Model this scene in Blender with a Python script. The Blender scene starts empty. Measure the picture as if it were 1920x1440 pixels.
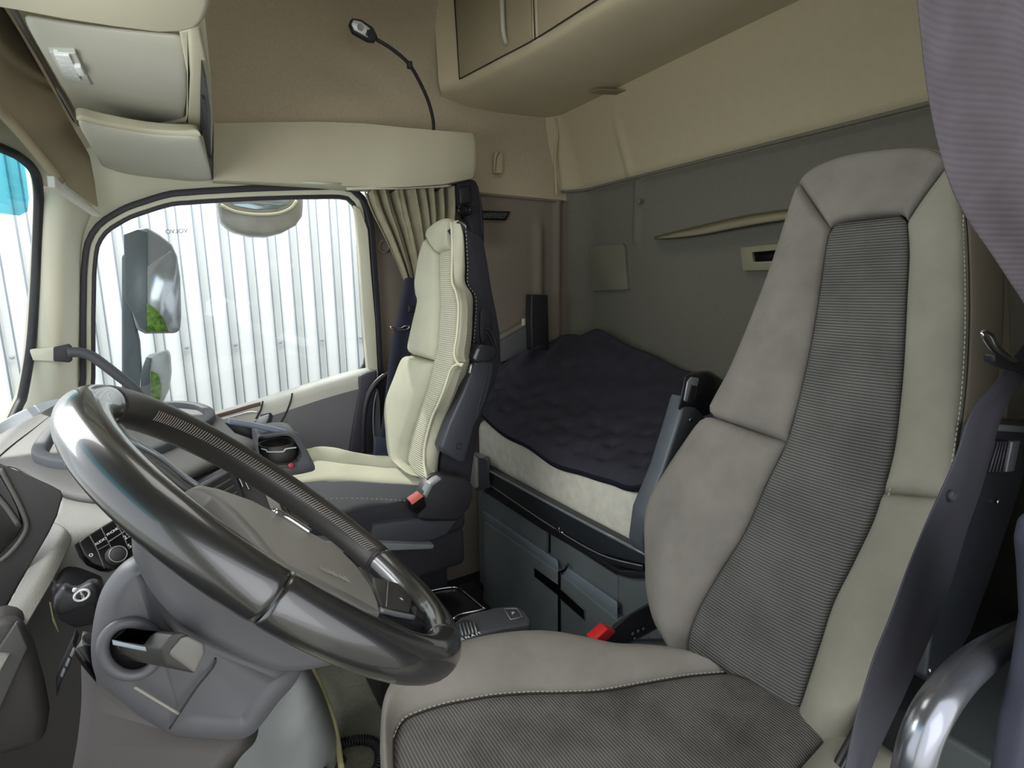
import bpy, bmesh, math, random
from mathutils import Vector, Matrix
random.seed(7)
C = bpy.context.scene.collection
# ---------------------------------------------------------------- camera
F = 1000.0
EYE = Vector((0, 0, 1.2))
vy = Vector((335-960, -(548-720), -F)).normalized()
vz = -Vector((1040-960, -(6500-720), -F)).normalized()
vz = (vz - vy*vy.dot(vz)).normalized()
vx = vy.cross(vz)
ROT = Matrix((vx, vy, vz))          # world = ROT @ camera
cam = bpy.data.cameras.new('camera'); co = bpy.data.objects.new('camera', cam); C.objects.link(co)
cam.sensor_width = 36; cam.lens = F/1920*36; cam.clip_start = .02; cam.clip_end = 200
co.matrix_world = Matrix.Translation(EYE) @ ROT.to_4x4()
bpy.context.scene.camera = co

def ray(px, py): return ROT @ Vector(((px-960)/F, -(py-720)/F, -1))
def at(px, py, X=None, Y=None, Z=None, P=None):
    """the point of the cab seen at a photo pixel on a known real plane"""
    d = ray(px, py)
    if X is not None: t = X/d.x
    elif Y is not None: t = Y/d.y
    elif Z is not None: t = (Z-EYE.z)/d.z
    else:
        n, o = P; t = (o-EYE).dot(n)/d.dot(n)
    return EYE + d*t
def pts(l, **k): return [at(a, b, **k) for a, b in l]

# ---------------------------------------------------------------- materials
def s2l(c):
    r = []
    for v in c[:3]:
        v /= 255.0
        r.append(v/12.92 if v <= .04045 else ((v+.055)/1.055)**2.4)
    return (*r, 1)
MATS = {}
def mat(name, col, rough=.6, metal=0, bump=0, scale=300, var=.06, vscale=6, rib=None, spec=.5, coat=0, stain=0):
    if name in MATS: return MATS[name]
    m = bpy.data.materials.new(name); m.use_nodes = True
    nt = m.node_tree; N = nt.nodes; L = nt.links
    b = N['Principled BSDF']
    if rough > .8 and spec == .5: spec = .1
    b.inputs['Roughness'].default_value = rough; b.inputs['Metallic'].default_value = metal
    b.inputs['Specular IOR Level'].default_value = spec
    b.inputs['Coat Weight'].default_value = coat
    tc = N.new('ShaderNodeTexCoord')
    nz = N.new('ShaderNodeTexNoise'); nz.inputs['Scale'].default_value = vscale; nz.inputs['Detail'].default_value = 6
    L.new(tc.outputs['Object'], nz.inputs['Vector'])
    rp = N.new('ShaderNodeValToRGB'); c = s2l(col)
    lo = [max(0, v*(1-var*2)) for v in c[:3]]; hi = [min(1, v*(1+var*2)) for v in c[:3]]
    rp.color_ramp.elements[0].position = .3; rp.color_ramp.elements[0].color = (*lo, 1)
    rp.color_ramp.elements[1].position = .7; rp.color_ramp.elements[1].color = (*hi, 1)
    L.new(nz.outputs['Fac'], rp.inputs['Fac'])
    out = rp.outputs['Color']
    h = None
    if bump:
        n2 = N.new('ShaderNodeTexNoise'); n2.inputs['Scale'].default_value = scale; n2.inputs['Detail'].default_value = 3
        L.new(tc.outputs['Object'], n2.inputs['Vector']); h = n2.outputs['Fac']
    if rib:
        axis, freq, strength, dark = rib
        w = N.new('ShaderNodeTexWave'); w.bands_direction = axis; w.inputs['Scale'].default_value = freq
        w.inputs['Distortion'].default_value = .0
        L.new(tc.outputs['Object'], w.inputs['Vector'])
        mx = N.new('ShaderNodeMix'); mx.data_type = 'RGBA'; mx.blend_type = 'MULTIPLY'; mx.inputs[0].default_value = 1
        r2 = N.new('ShaderNodeValToRGB'); r2.color_ramp.elements[0].color = (dark, dark, dark, 1); r2.color_ramp.elements[0].position = .1
        r2.color_ramp.elements[1].position = .7
        L.new(w.outputs['Fac'], r2.inputs['Fac']); L.new(out, mx.inputs[6]); L.new(r2.outputs['Color'], mx.inputs[7]); out = mx.outputs[2]
        h = w.outputs['Fac']; bump = strength
    if stain:
        n3 = N.new('ShaderNodeTexNoise'); n3.inputs['Scale'].default_value = 9; n3.inputs['Detail'].default_value = 8; n3.inputs['Roughness'].default_value = .6
        L.new(tc.outputs['Object'], n3.inputs['Vector'])
        r3 = N.new('ShaderNodeValToRGB'); r3.color_ramp.elements[0].position = .32; r3.color_ramp.elements[1].position = .55
        r3.color_ramp.elements[0].color = (1-stain, 1-stain, 1-stain, 1); r3.color_ramp.elements[1].color = (1, 1, 1, 1)
        L.new(n3.outputs['Fac'], r3.inputs['Fac'])
        mx = N.new('ShaderNodeMix'); mx.data_type = 'RGBA'; mx.blend_type = 'MULTIPLY'; mx.inputs[0].default_value = 1
        L.new(out, mx.inputs[6]); L.new(r3.outputs['Color'], mx.inputs[7]); out = mx.outputs[2]
    L.new(out, b.inputs['Base Color'])
    if h is not None:
        bp = N.new('ShaderNodeBump'); bp.inputs['Strength'].default_value = bump; bp.inputs['Distance'].default_value = .002
        L.new(h, bp.inputs['Height']); L.new(bp.outputs['Normal'], b.inputs['Normal'])
    MATS[name] = m
    return m
def glass(name, tint=(.93, .96, .97), mixf=.08):
    m = bpy.data.materials.new(name); m.use_nodes = True
    nt = m.node_tree; N = nt.nodes; L = nt.links; N.remove(N['Principled BSDF'])
    tr = N.new('ShaderNodeBsdfTransparent'); tr.inputs[0].default_value = (*tint, 1)
    gl = N.new('ShaderNodeBsdfGlossy'); gl.inputs['Roughness'].default_value = .02
    mx = N.new('ShaderNodeMixShader'); mx.inputs[0].default_value = mixf
    nz = N.new('ShaderNodeTexNoise'); nz.inputs['Scale'].default_value = 5
    ml = N.new('ShaderNodeMath'); ml.operation = 'MULTIPLY'; ml.inputs[1].default_value = mixf*2
    L.new(nz.outputs['Fac'], ml.inputs[0]); L.new(ml.outputs[0], mx.inputs[0])
    L.new(tr.outputs[0], mx.inputs[1]); L.new(gl.outputs[0], mx.inputs[2])
    L.new(mx.outputs[0], N['Material Output'].inputs[0])
    return m

M_beigewall = mat('beige_fabric_lining', (190, 179, 150), .9, bump=.12, scale=500, var=.015, vscale=40)
M_brownwall = mat('taupe_fabric_lining', (184, 172, 149), .9, bump=.15, scale=450, var=.03, vscale=120)
M_darkwall = mat('dark_grey_fabric_lining', (116, 114, 104), .95, bump=.12, scale=500, var=.02, vscale=60)
M_midwall = mat('grey_side_lining', (128, 119, 108), .95, bump=.12, scale=500, var=.02, vscale=60)
M_bin = mat('beige_plastic', (204, 193, 164), .65, bump=.08, scale=900, var=.02)
M_bindoor = mat('dull_beige_door', (150, 140, 116), .7, bump=.08, scale=900, var=.03)
M_cream = mat('cream_plastic', (208, 205, 184), .55, bump=.05, scale=900, var=.02)
M_sage = mat('pale_sage_plastic', (176, 174, 160), .55, bump=.05, scale=900, var=.02)
M_header = mat('header_beige_plastic', (180, 175, 152), .6, bump=.05, scale=900, var=.02)
M_blind = mat('blind_fabric', (158, 146, 122), .85, bump=.15, scale=700, var=.03)
M_black = mat('black_plastic', (38, 38, 42), .45, bump=.05, scale=900, var=.05)
M_rubber = mat('black_rubber', (34, 33, 38), .6, var=.05)
M_box = mat('black_locker_plastic', (112, 118, 120), .38, bump=.12, scale=1200, var=.05)
M_boxdark = mat('gloss_black', (18, 18, 20), .25, var=.03)
M_alu = mat('grey_rail_metal', (140, 146, 150), .35, metal=.3, var=.03)
M_chrome = mat('chrome', (225, 225, 228), .15, metal=1, var=.02)
M_seat = mat('grey_velour', (136, 131, 124), .95, bump=.25, scale=700, var=.04, vscale=12, stain=.15)
M_seatlt = mat('light_grey_velour', (152, 149, 136), .95, bump=.25, scale=700, var=.04, vscale=12, stain=.06)
M_rib = mat('ribbed_grey_cloth', (122, 121, 117), .95, rib=('Z', 62, .8, .45), var=.05, vscale=9, stain=.1)
M_ribc = mat('ribbed_cushion_cloth', (118, 114, 110), .95, rib=('X', 62, .6, .6), var=.06, vscale=9, stain=.25)
M_pseat = mat('pale_grey_velour', (178, 176, 156), .95, bump=.2, scale=700, var=.03, vscale=12)
M_prib = mat('ribbed_pale_cloth', (196, 193, 172), .95, rib=('Z', 55, .6, .6), var=.03)
M_pipe = mat('piping_cloth', (206, 202, 176), .9, var=.03)
M_stitch = mat('pale_stitch_thread', (178, 175, 162), .9, var=.03)
M_seam = mat('dark_seam', (70, 68, 62), .95, var=.03)
M_navy = mat('navy_black_cloth', (36, 36, 44), .8, bump=.15, scale=600, var=.06)
M_belt = mat('purple_grey_webbing', (60, 60, 68), .6, bump=.15, scale=900, var=.05)
M_beltn = mat('navy_webbing', (46, 48, 66), .6, bump=.3, scale=900, var=.05)
M_dash = mat('dash_grey', (92, 91, 88), .55, bump=.3, scale=900, var=.04)
M_dashlt = mat('dash_light_grey', (134, 133, 127), .5, bump=.4, scale=800, var=.04)
M_dashdk = mat('dash_charcoal', (54, 52, 50), .55, bump=.2, scale=900, var=.05)
M_tray = mat('tray_slate_rubber', (70, 72, 76), .6, bump=.2, scale=900, var=.05)
M_shroud = mat('column_grey', (84, 84, 88), .42, bump=.08, scale=1100, var=.03)
M_wheel = mat('black_leather', (36, 36, 37), .28, bump=.02, scale=500, var=.05, coat=.7, spec=.9)
M_wheelm = mat('matte_black_leather', (50, 48, 46), .42, bump=.12, scale=600, var=.05)
M_hub = mat('hub_warm_grey', (140, 137, 130), .5, bump=.05, scale=900, var=.02)
M_quilt = mat('charcoal_quilt', (60, 60, 69), .95, bump=.15, scale=420, var=.06, vscale=25)
M_matt = mat('pale_mattress_cloth', (236, 232, 216), .95, bump=.6, scale=160, var=.04, vscale=30)
M_curt = mat('olive_curtain', (160, 154, 130), .85, rib=('Y', 90, .15, .8), var=.06, vscale=30)
M_curtin = mat('grey_violet_curtain', (80, 75, 79), .9, rib=('Z', 75, .12, .9), var=.06, vscale=30)
M_floor = mat('dark_floor_mat', (40, 40, 42), .9, bump=.5, scale=350, var=.15, vscale=60)
M_floorlt = mat('grey_carpet', (140, 138, 122), .95, bump=.4, scale=300, var=.06, vscale=120)
M_trailer = mat('white_trailer_panel', (240, 241, 240), .4, var=.012, vscale=3)
M_groove = mat('steel_groove', (122, 130, 138), .5, var=.05)
M_white = mat('white_marking', (225, 225, 225), .6, var=.01)
M_red = mat('red_button', (225, 45, 45), .35, var=.03)
M_pink = mat('faded_red_button', (225, 120, 110), .35, var=.03)
M_mirrorback = mat('mirror_shell', (120, 124, 128), .35, var=.03)
M_mirror = mat('mirror_glass', (215, 218, 222), .06, metal=1, var=.01)
M_seal = mat('seal_strip', (36, 34, 42), .55, var=.04)
M_ground = mat('gravel_ground', (150, 148, 138), .95, bump=.6, scale=60, var=.15, vscale=10)
M_lens = mat('clear_lamp_lens', (225, 228, 225), .12, bump=.6, scale=120, var=.06, vscale=80)
M_green = mat('grass_green', (96, 128, 60), .9, bump=.5, scale=200, var=.3, vscale=60)
M_glass = glass('clear_window_glass', mixf=.018)
M_tint = glass('teal_sun_strip_glass', (.10, .42, .52), .05)

# ---------------------------------------------------------------- mesh helpers
def link(name, me, m, parent=None):
    o = bpy.data.objects.new(name, me); C.objects.link(o)
    if m is not None: me.materials.append(m)
    if parent is not None:
        o.parent = parent
        o.matrix_parent_inverse = Matrix.Translation(root_loc(parent)).inverted()
    return o
def root_loc(o):
    return Vector(o.location) if o.type == 'EMPTY' else Vector((0, 0, 0))
def mesh(name, vs, fs, m, parent=None, smooth=True, bevel=0, seg=3, sub=0, solid=0, ang=35, recalc=True):
    me = bpy.data.meshes.new(name); me.from_pydata([tuple(v) for v in vs], [], fs)
    bm = bmesh.new(); bm.from_mesh(me)
    bmesh.ops.remove_doubles(bm, verts=bm.verts, dist=1e-5)
    if recalc: bmesh.ops.recalc_face_normals(bm, faces=bm.faces)
    bm.to_mesh(me); bm.free()
    o = link(name, me, m, parent)
    for p in me.polygons: p.use_smooth = smooth
    if solid:
        md = o.modifiers.new('solid', 'SOLIDIFY'); md.thickness = solid; md.offset = 0
    if bevel:
        md = o.modifiers.new('bevel', 'BEVEL'); md.width = bevel; md.segments = seg; md.limit_method = 'ANGLE'; md.angle_limit = math.radians(ang)
        md.harden_normals = False
    if sub:
        md = o.modifiers.new('sub', 'SUBSURF'); md.levels = sub; md.render_levels = sub
    return o
def catmull(P, n, closed=False):
    """n points evenly spaced along a smooth curve through P"""
    P = [Vector(p) for p in P]; k = len(P); out = []
    segs = k if closed else k-1
    for i in range(segs):
        if closed: a, b, c, d = P[(i-1) % k], P[i], P[(i+1) % k], P[(i+2) % k]
        else: a, b, c, d = P[max(i-1, 0)], P[i], P[i+1], P[min(i+2, k-1)]
        # centripetal-ish: limit overshoot
        for j in range(12):
            t = j/12
            out.append(.5*((2*b)+(-a+c)*t+(2*a-5*b+4*c-d)*t*t+(-a+3*b-3*c+d)*t*t*t))
    if closed: out.append(out[0].copy())
    else: out.append(P[-1])
    return resample(out, n, closed)
def resample(P, n, closed=False):
    P = [Vector(p) for p in P]; L = [0]
    for i in range(1, len(P)): L.append(L[-1]+(P[i]-P[i-1]).length)
    T = L[-1]; out = []; j = 0
    m = n if closed else n-1
    for i in range(n):
        s = T*i/m
        while j < len(P)-2 and L[j+1] < s: j += 1
        d = L[j+1]-L[j]
        out.append(P[j].lerp(P[j+1], 0 if d == 0 else (s-L[j])/d))
    return out
def slab(name, outline, vec, m, parent=None, bevel=.004, smoothn=0, **k):
    """solid with the given planar outline, pushed along vec"""
    P = catmull(outline, smoothn, True) if smoothn else [Vector(p) for p in outline]
    n = len(P); vec = Vector(vec)
    vs = P+[p+vec for p in P]
    fs = [tuple(range(n)), tuple(range(2*n-1, n-1, -1))]+[(i, (i+1) % n, n+(i+1) % n, n+i) for i in range(n)]
    return mesh(name, vs, fs, m, parent, bevel=bevel, **k)
def roundslab(name, outline, vec, m, parent=None, rad=.04, n=120, k=8, smoothn=True):
    """solid with a generously rounded near edge: outline rings shrink towards the near face"""
    P = catmull(outline, n, True); vec = Vector(vec); L_ = vec.length; vd = vec.normalized()
    ar = Vector((0, 0, 0))
    for i in range(n): ar += (P[i]-P[0]).cross(P[(i+1) % n]-P[0])
    sgn = 1 if ar.dot(vd) > 0 else -1
    T = []
    for i in range(n):
        t = (P[(i+2) % n]-P[i-2]).normalized(); T.append(vd.cross(t).normalized()*sgn)
    vs = []; rings = []
    for j in range(k+1):
        a = math.pi/2*j/k
        ins = rad*(1-math.sin(a)); dep = rad*(1-math.cos(a))
        q = [P[i]+T[i]*ins+vd*dep for i in range(n)]
        # relax the inner rings so they stay smooth
        for _ in range(int(4*(1-j/k))): q = [(q[i-1]+q[i]*2+q[(i+1) % n])/4 for i in range(n)]
        rings.append(q)
    rings.append([p+vec for p in P])
    for q in rings: vs += q
    fs = []
    for j in range(len(rings)-1):
        for i in range(n): fs.append((j*n+i, j*n+(i+1) % n, (j+1)*n+(i+1) % n, (j+1)*n+i))
    fs += [tuple(range(n)), tuple(range((len(rings)-1)*n, len(rings)*n))]
    return mesh(name, vs, fs, m, parent)
def hexa(name, a, b, m, parent=None, bevel=.003, **k):
    n = len(a)
    vs = list(a)+list(b)
    fs = [tuple(range(n)), tuple(range(2*n-1, n-1, -1))]+[(i, (i+1) % n, n+(i+1) % n, n+i) for i in range(n)]
    return mesh(name, vs, fs, m, parent, bevel=bevel, **k)
def grid(name, rows, m, parent=None, sub=1, solid=0, **k):
    r = len(rows); c = len(rows[0]); vs = [p for row in rows for p in row]
    fs = [(i*c+j, i*c+j+1, (i+1)*c+j+1, (i+1)*c+j) for i in range(r-1) for j in range(c-1)]
    return mesh(name, vs, fs, m, parent, sub=sub, solid=solid, **k)
def rows_resampled(rows, nu, nv):
    R = [catmull(r, nu) for r in rows]
    cols = [catmull([r[j] for r in R], nv) for j in range(nu)]
    return [[cols[j][i] for j in range(nu)] for i in range(nv)]
def pillow(name, ca, cb, nrm, H, m, parent=None, nu=16, nv=40, r=.03, rv=.03, back=.03, base=0, crest=0, hf=None):
    """cushion filled between two edge curves; rounded edges, closed behind"""
    A = catmull(ca, nv); B = catmull(cb, nv); nrm = Vector(nrm).normalized()
    la = [0]
    for i in range(1, nv): la.append(la[-1]+((A[i]+B[i])-(A[i-1]+B[i-1])).length/2)
    def f(d, rr):
        if rr <= 0: return 1
        t = min(max(d/rr, 0), 1); return math.sqrt(max(0, 1-(1-t)**2))
    vs = []; 
    for i in range(nv):
        w = (B[i]-A[i]).length
        for j in range(nu):
            # finer steps near the edges
            u = .5-.5*math.cos(math.pi*j/(nu-1))
            e = f(min(u, 1-u)*w, min(r, w/2))*f(min(la[i], la[-1]-la[i]), rv)
            h = base+H*e+crest*math.sin(math.pi*u)*f(min(la[i], la[-1]-la[i]), .15)
            if hf: h += hf(u, i/(nv-1))
            vs.append(A[i].lerp(B[i], u)+nrm*h)
    nfr = len(vs)
    idx = lambda i, j: i*nu+j
    fs = [(idx(i, j), idx(i, j+1), idx(i+1, j+1), idx(i+1, j)) for i in range(nv-1) for j in range(nu-1)]
    loop = [idx(0, j) for j in range(nu)]+[idx(i, nu-1) for i in range(1, nv)]+[idx(nv-1, j) for j in range(nu-2, -1, -1)]+[idx(i, 0) for i in range(nv-2, 0, -1)]
    k = len(vs)
    for q in loop: vs.append(vs[q]-nrm*back)
    n = len(loop)
    fs += [(loop[q], loop[(q+1) % n], k+(q+1) % n, k+q) for q in range(n)]
    # back closed strip by strip
    def bi(v): return k+loop.index(v)
    for i in range(nv-1): fs.append((bi(idx(i, 0)), bi(idx(i, nu-1)), bi(idx(i+1, nu-1)), bi(idx(i+1, 0))) if 0 < i < nv-2 else (bi(idx(i, 0)), bi(idx(i, nu-1)), bi(idx(i+1, nu-1)), bi(idx(i+1, 0))))
    return mesh(name, vs, fs, m, parent)
def tube(name, P, r, m, parent=None, n=40, seg=12, closed=False, smoothc=True, rad=None):
    P = catmull(P, n, closed) if smoothc else [Vector(p) for p in P]
    n = len(P); vs = []; fs = []; up = Vector((.123, .456, .88)).normalized(); a = None
    for i in range(n):
        if closed: t = (P[(i+1) % n]-P[i-1]).normalized()
        else: t = (P[min(i+1, n-1)]-P[max(i-1, 0)]).normalized()
        if a is None: a = t.cross(up).normalized()
        else: a = (a-t*a.dot(t)).normalized()
        b = t.cross(a)
        rr = rad(i/(n-1)) if rad else r
        for j in range(seg):
            q = 2*math.pi*j/seg
            vs.append(P[i]+(a*math.cos(q)+b*math.sin(q))*rr)
    m2 = n if closed else n-1
    if closed:   # untwist the join
        last = vs[-seg:]; first = vs[:seg]
        off = min(range(seg), key=lambda o: sum((first[(j+o) % seg]-last[j]).length for j in range(seg)))
    for i in range(m2):
        i2 = (i+1) % n; o = off if (closed and i == n-1) else 0
        for j in range(seg):
            fs.append((i*seg+j, i*seg+(j+1) % seg, i2*seg+(j+1+o) % seg, i2*seg+(j+o) % seg))
    if not closed: fs += [tuple(range(seg)), tuple(range((n-1)*seg, n*seg))]
    return mesh(name, vs, fs, m, parent)
def strip(name, P, w, t, side, nrm, m, parent=None, n=40):
    """flat band of width w and thickness t along P"""
    P = catmull(P, n); side = Vector(side).normalized(); nrm = Vector(nrm).normalized(); vs = []; fs = []
    for p in P: vs += [p-side*w/2-nrm*t/2, p+side*w/2-nrm*t/2, p+side*w/2+nrm*t/2, p-side*w/2+nrm*t/2]
    for i in range(n-1):
        for j in range(4): fs.append((i*4+j, i*4+(j+1) % 4, i*4+4+(j+1) % 4, i*4+4+j))
    fs += [(0, 1, 2, 3), tuple(n*4-4+q for q in range(4))]
    return mesh(name, vs, fs, m, parent, bevel=min(w, t)*.2, seg=2)
def box(name, c, s, m, parent=None, rot=None, bevel=.004, **k):
    c = Vector(c); s = Vector(s)/2; R = rot or Matrix.Identity(3)
    a = [c+R@Vector((x*s.x, y*s.y, -s.z)) for x, y in ((-1, -1), (1, -1), (1, 1), (-1, 1))]
    b = [c+R@Vector((x*s.x, y*s.y, s.z)) for x, y in ((-1, -1), (1, -1), (1, 1), (-1, 1))]
    return hexa(name, a, b, m, parent, bevel=bevel, **k)
def lathe(name, c, axis, prof, m, parent=None, n=32):
    axis = Vector(axis).normalized(); a = axis.orthogonal().normalized(); b = axis.cross(a); c = Vector(c); vs = []; fs = []
    for r, h in prof:
        for j in range(n):
            q = 2*math.pi*j/n; vs.append(c+axis*h+(a*math.cos(q)+b*math.sin(q))*r)
    for i in range(len(prof)-1):
        for j in range(n): fs.append((i*n+j, i*n+(j+1) % n, i*n+n+(j+1) % n, i*n+n+j))
    fs += [tuple(range(n)), tuple(range((len(prof)-1)*n, len(prof)*n))]
    return mesh(name, vs, fs, m, parent, bevel=.0)
def text(name, body, o, xd, yd, size, m, parent=None, ext=.0003, center=True):
    cu = bpy.data.curves.new(name, 'FONT'); cu.body = body; cu.size = size; cu.extrude = ext
    if center: cu.align_x = 'CENTER'; cu.align_y = 'CENTER'
    tmp = bpy.data.objects.new(name, cu); C.objects.link(tmp)
    dg = bpy.context.evaluated_depsgraph_get(); me = bpy.data.meshes.new_from_object(tmp.evaluated_get(dg))
    C.objects.unlink(tmp); bpy.data.objects.remove(tmp)
    xd = Vector(xd).normalized(); yd = Vector(yd); yd = (yd-xd*xd.dot(yd)).normalized(); zd = xd.cross(yd)
    for v in me.vertices: v.co = Vector(o)+xd*v.co.x+yd*v.co.y+zd*v.co.z
    me.materials.clear()
    return link(name, me, m, parent)
def empty(name, loc, label, cat, group=None):
    o = bpy.data.objects.new(name, None); C.objects.link(o); o.location = loc; o.empty_display_size = .05
    o['label'] = label; o['category'] = cat
    if group: o['group'] = group
    return o
def tag(o, label, cat, group=None):
    o['label'] = label; o['category'] = cat
    if group: o['group'] = group
    return o
def struct(o): o['kind'] = 'structure'; return o
def uv(a, b, t): return a+(b-a)*t

# ================================================================ SETTING
FZ = -.15
struct(mesh('floor', [(-.9, -.1, FZ), (1.9, -.1, FZ), (1.9, 2.3, FZ), (-.9, 2.3, FZ), (-.9, -.1, FZ-.06), (1.9, -.1, FZ-.06), (1.9, 2.3, FZ-.06), (-.9, 2.3, FZ-.06)],
     [(0, 1, 2, 3), (4, 5, 6, 7), (0, 1, 5, 4), (1, 2, 6, 5), (2, 3, 7, 6), (3, 0, 4, 7)], M_floor, smooth=False))
struct(mesh('ceiling', [(-.9, -.1, 2.3), (1.9, -.1, 2.3), (1.9, 2.3, 2.3), (-.9, 2.3, 2.3), (-.9, -.1, 2.36), (1.9, -.1, 2.36), (1.9, 2.3, 2.36), (-.9, 2.3, 2.36)],
     [(0, 1, 2, 3), (4, 5, 6, 7), (0, 1, 5, 4), (1, 2, 6, 5), (2, 3, 7, 6), (3, 0, 4, 7)], M_beigewall, smooth=False))
# --- rear wall: dark lower lining with pressed ribs, beige upper lining, seam between
def bump1(t, c, w): 
    d = abs(t-c)/w
    return 0 if d > 1 else .5+.5*math.cos(math.pi*d)
# lower
RX = 1.70
rows = []
ys = [2.16-.01*i for i in range(0, 226)]
for z in [FZ+.0, .3, .6, .9, 1.0, 1.1, 1.15, 1.2, 1.25, 1.3, 1.35, 1.38, 1.4, 1.42, 1.45, 1.5, 1.55, 1.6, 1.67]:
    row = []
    for y in ys:
        x = RX - .09*max(0, 1-(2.16-y)/.16)**2
        x -= .018*bump1(y, 2.10, .05)
        if z > 1.38: x -= .014*bump1(y, 1.735, .03)
        row.append(Vector((x, y, z)))
    rows.append(row)
struct(grid('wall_rear', rows, M_darkwall, sub=0))
# upper
rows = []
seamz = lambda y: 1.655
def upx(z): return 1.665-.22*max(0, (z-1.66))/.3*.6
for z in [1.645, 1.66, 1.68, 1.72, 1.76, 1.8, 1.84, 1.88, 1.92, 1.97, 2.1, 2.3]:
    row = []
    for y in ys:
        x = upx(z)-.1*max(0, 1-(2.16-y)/.12)**2
        x -= .012*bump1(y, 1.74, .035)*(1 if z < 1.86 else 0)
        if z == 1.645: x += .05
        row.append(Vector((x, y, z)))
    rows.append(row)
o = grid('wall_rear_upper', rows, M_beigewall, sub=0); struct(o)
tube('trim_1', [Vector((1.668-.1*max(0, 1-(2.16-y)/.12)**2, y, 1.652)) for y in [2.14, 2.05, 1.9, 1.75, 1.5, 1.2, .9, .6, .3, 0]], .006, M_darkwall); struct(bpy.data.objects['trim_1'])
# --- passenger side wall: upper taupe lining (above door and rear), lower grey lining behind the door
WY = 2.12
rows = []
def wyu(x, z): return WY+.02-.22*max(0, (z-1.75))**1.5
for i in range(13):
    z = 1.60+.7*i/12
    rows.append([Vector((x, wyu(x, z), z)) for x in [-.9+.05*k for k in range(0, 53)]])
struct(grid('wall_right', rows, M_brownwall, sub=1))
# lower rear portion (behind the door seal), with two pressed ribs
rows = []
for z in [FZ, .2, .6, .8, .9, 1.0, 1.1, 1.2, 1.3, 1.36, 1.4, 1.44, 1.48, 1.5, 1.54, 1.61]:
    row = []
    for k in range(0, 101):
        x = .66+.0105*k
        y = WY+.01
        zz = 1.0 if z < 1.46 else max(0, 1-(z-1.46)/.06)
        y -= .02*bump1(x, 1.46, .04)*zz+.016*bump1(x, 1.57, .03)
        row.append(Vector((x, y, z)))
    rows.append(row)
struct(grid('wall_right_lower', rows, M_midwall, sub=0))
tube('trim_2', [Vector((x, WY+.005, 1.605)) for x in (.9, 1.1, 1.3, 1.5, 1.6)], .006, M_midwall); struct(bpy.data.objects['trim_2'])
# corner seam between side and rear upper lining
tube('trim_3', [at(1041, 222, Y=2.08), at(1046, 250, Y=2.09), at(1041, 290, Y=2.10), at(1042, 330, Y=2.11), at(1043, 366, Y=2.11)], .005, M_beigewall); struct(bpy.data.objects['trim_3'])

# --- passenger door: window aperture cut as a real hole between outer outline and glass outline
win_in = [(178, 735), (178, 600), (180, 500), (187, 458), (205, 432), (250, 408), (318, 386), (380, 381), (470, 376), (560, 373), (640, 372), (660, 378), (667, 400), (672, 480), (678, 580), (686, 690)]
win_bot = [(600, 716), (520, 742), (440, 766), (400, 780), (300, 800), (220, 800)]
def ring(name, A, B, m, vec, bevel=.002, parent=None):
    """flat frame between closed outlines A (outer) and B (inner)"""
    n = len(A); vec = Vector(vec)
    vs = list(A)+list(B)+[p+vec for p in A]+[p+vec for p in B]
    fs = []
    for i in range(n):
        j = (i+1) % n
        fs += [(i, j, n+j, n+i), (2*n+i, 2*n+j, 3*n+j, 3*n+i), (i, j, 2*n+j, 2*n+i), (n+i, n+j, 3*n+j, 3*n+i)]
    return mesh(name, vs, fs, m, parent, bevel=bevel, seg=2)
WN = 120
def offs(px, d):
    """offset a closed pixel outline outward by d px"""
    P = [Vector((a, b, 0)) for a, b in px]; n = len(P); c = sum(P, Vector())/n; out = []
    for i in range(n):
        t = (P[(i+1) % n]-P[i-1]).normalized(); nn = Vector((t.y, -t.x, 0))
        if nn.dot(P[i]-c) < 0: nn = -nn
        out.append(P[i]+nn*d)
    return [(p.x, p.y) for p in out]
base = [(p.x, p.y) for p in resample([Vector((a, b, 0)) for a, b in win_in+win_bot+[win_in[0]]], WN, True)]
base = [(p.x, p.y) for p in catmull([Vector((a, b, 0)) for a, b in base[::2]], WN, True)]
DY = 2.10
def wp(d, Y): return [at(a, b, Y=Y) for a, b in offs(base, d)]
door = bpy.data.objects.new('door_1', None); C.objects.link(door); door.location = (.2, DY, 0); door['kind'] = 'structure'
door['label'] = 'passenger door with window, pale inner frame and grey lower panel'
ring('glass_seal', wp(9, DY+.012), wp(0, DY+.012), M_seal, (0, .02, 0), parent=door)
ring('window_frame', wp(18, DY+.0), wp(8, DY+.0), M_cream, (0, .03, 0), parent=door)
ring('door_seal', wp(29, DY-.01), wp(17, DY-.01), M_seal, (0, .03, 0), parent=door)
# wide pale frame at the rear of the window
slab('rear_frame', pts([(664, 384), (676, 392), (690, 430), (697, 520), (704, 600), (709, 696), (690, 700), (681, 600), (674, 480), (668, 410)], Y=DY-.02), (0, .03, 0), M_cream, door, bevel=.004)
slab('rear_seal', pts([(676, 372), (692, 376), (703, 430), (712, 560), (719, 702), (711, 700), (705, 600), (699, 520), (693, 430), (684, 392)], Y=DY-.022), (0, .03, 0), M_seal, door, bevel=.003)
gl = slab('window_1', wp(2, DY+.025), (0, .004, 0), M_glass, bevel=0); struct(gl)
# surround of the door opening: cream upper and front, between seal and A pillar / header
top_o = [(120, 800), (118, 600), (100, 420), (90, 300), (200, 290), (420, 300), (600, 300), (720, 300), (735, 420), (742, 600), (750, 760), (750, 900), (500, 960), (300, 960), (160, 900)]
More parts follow.
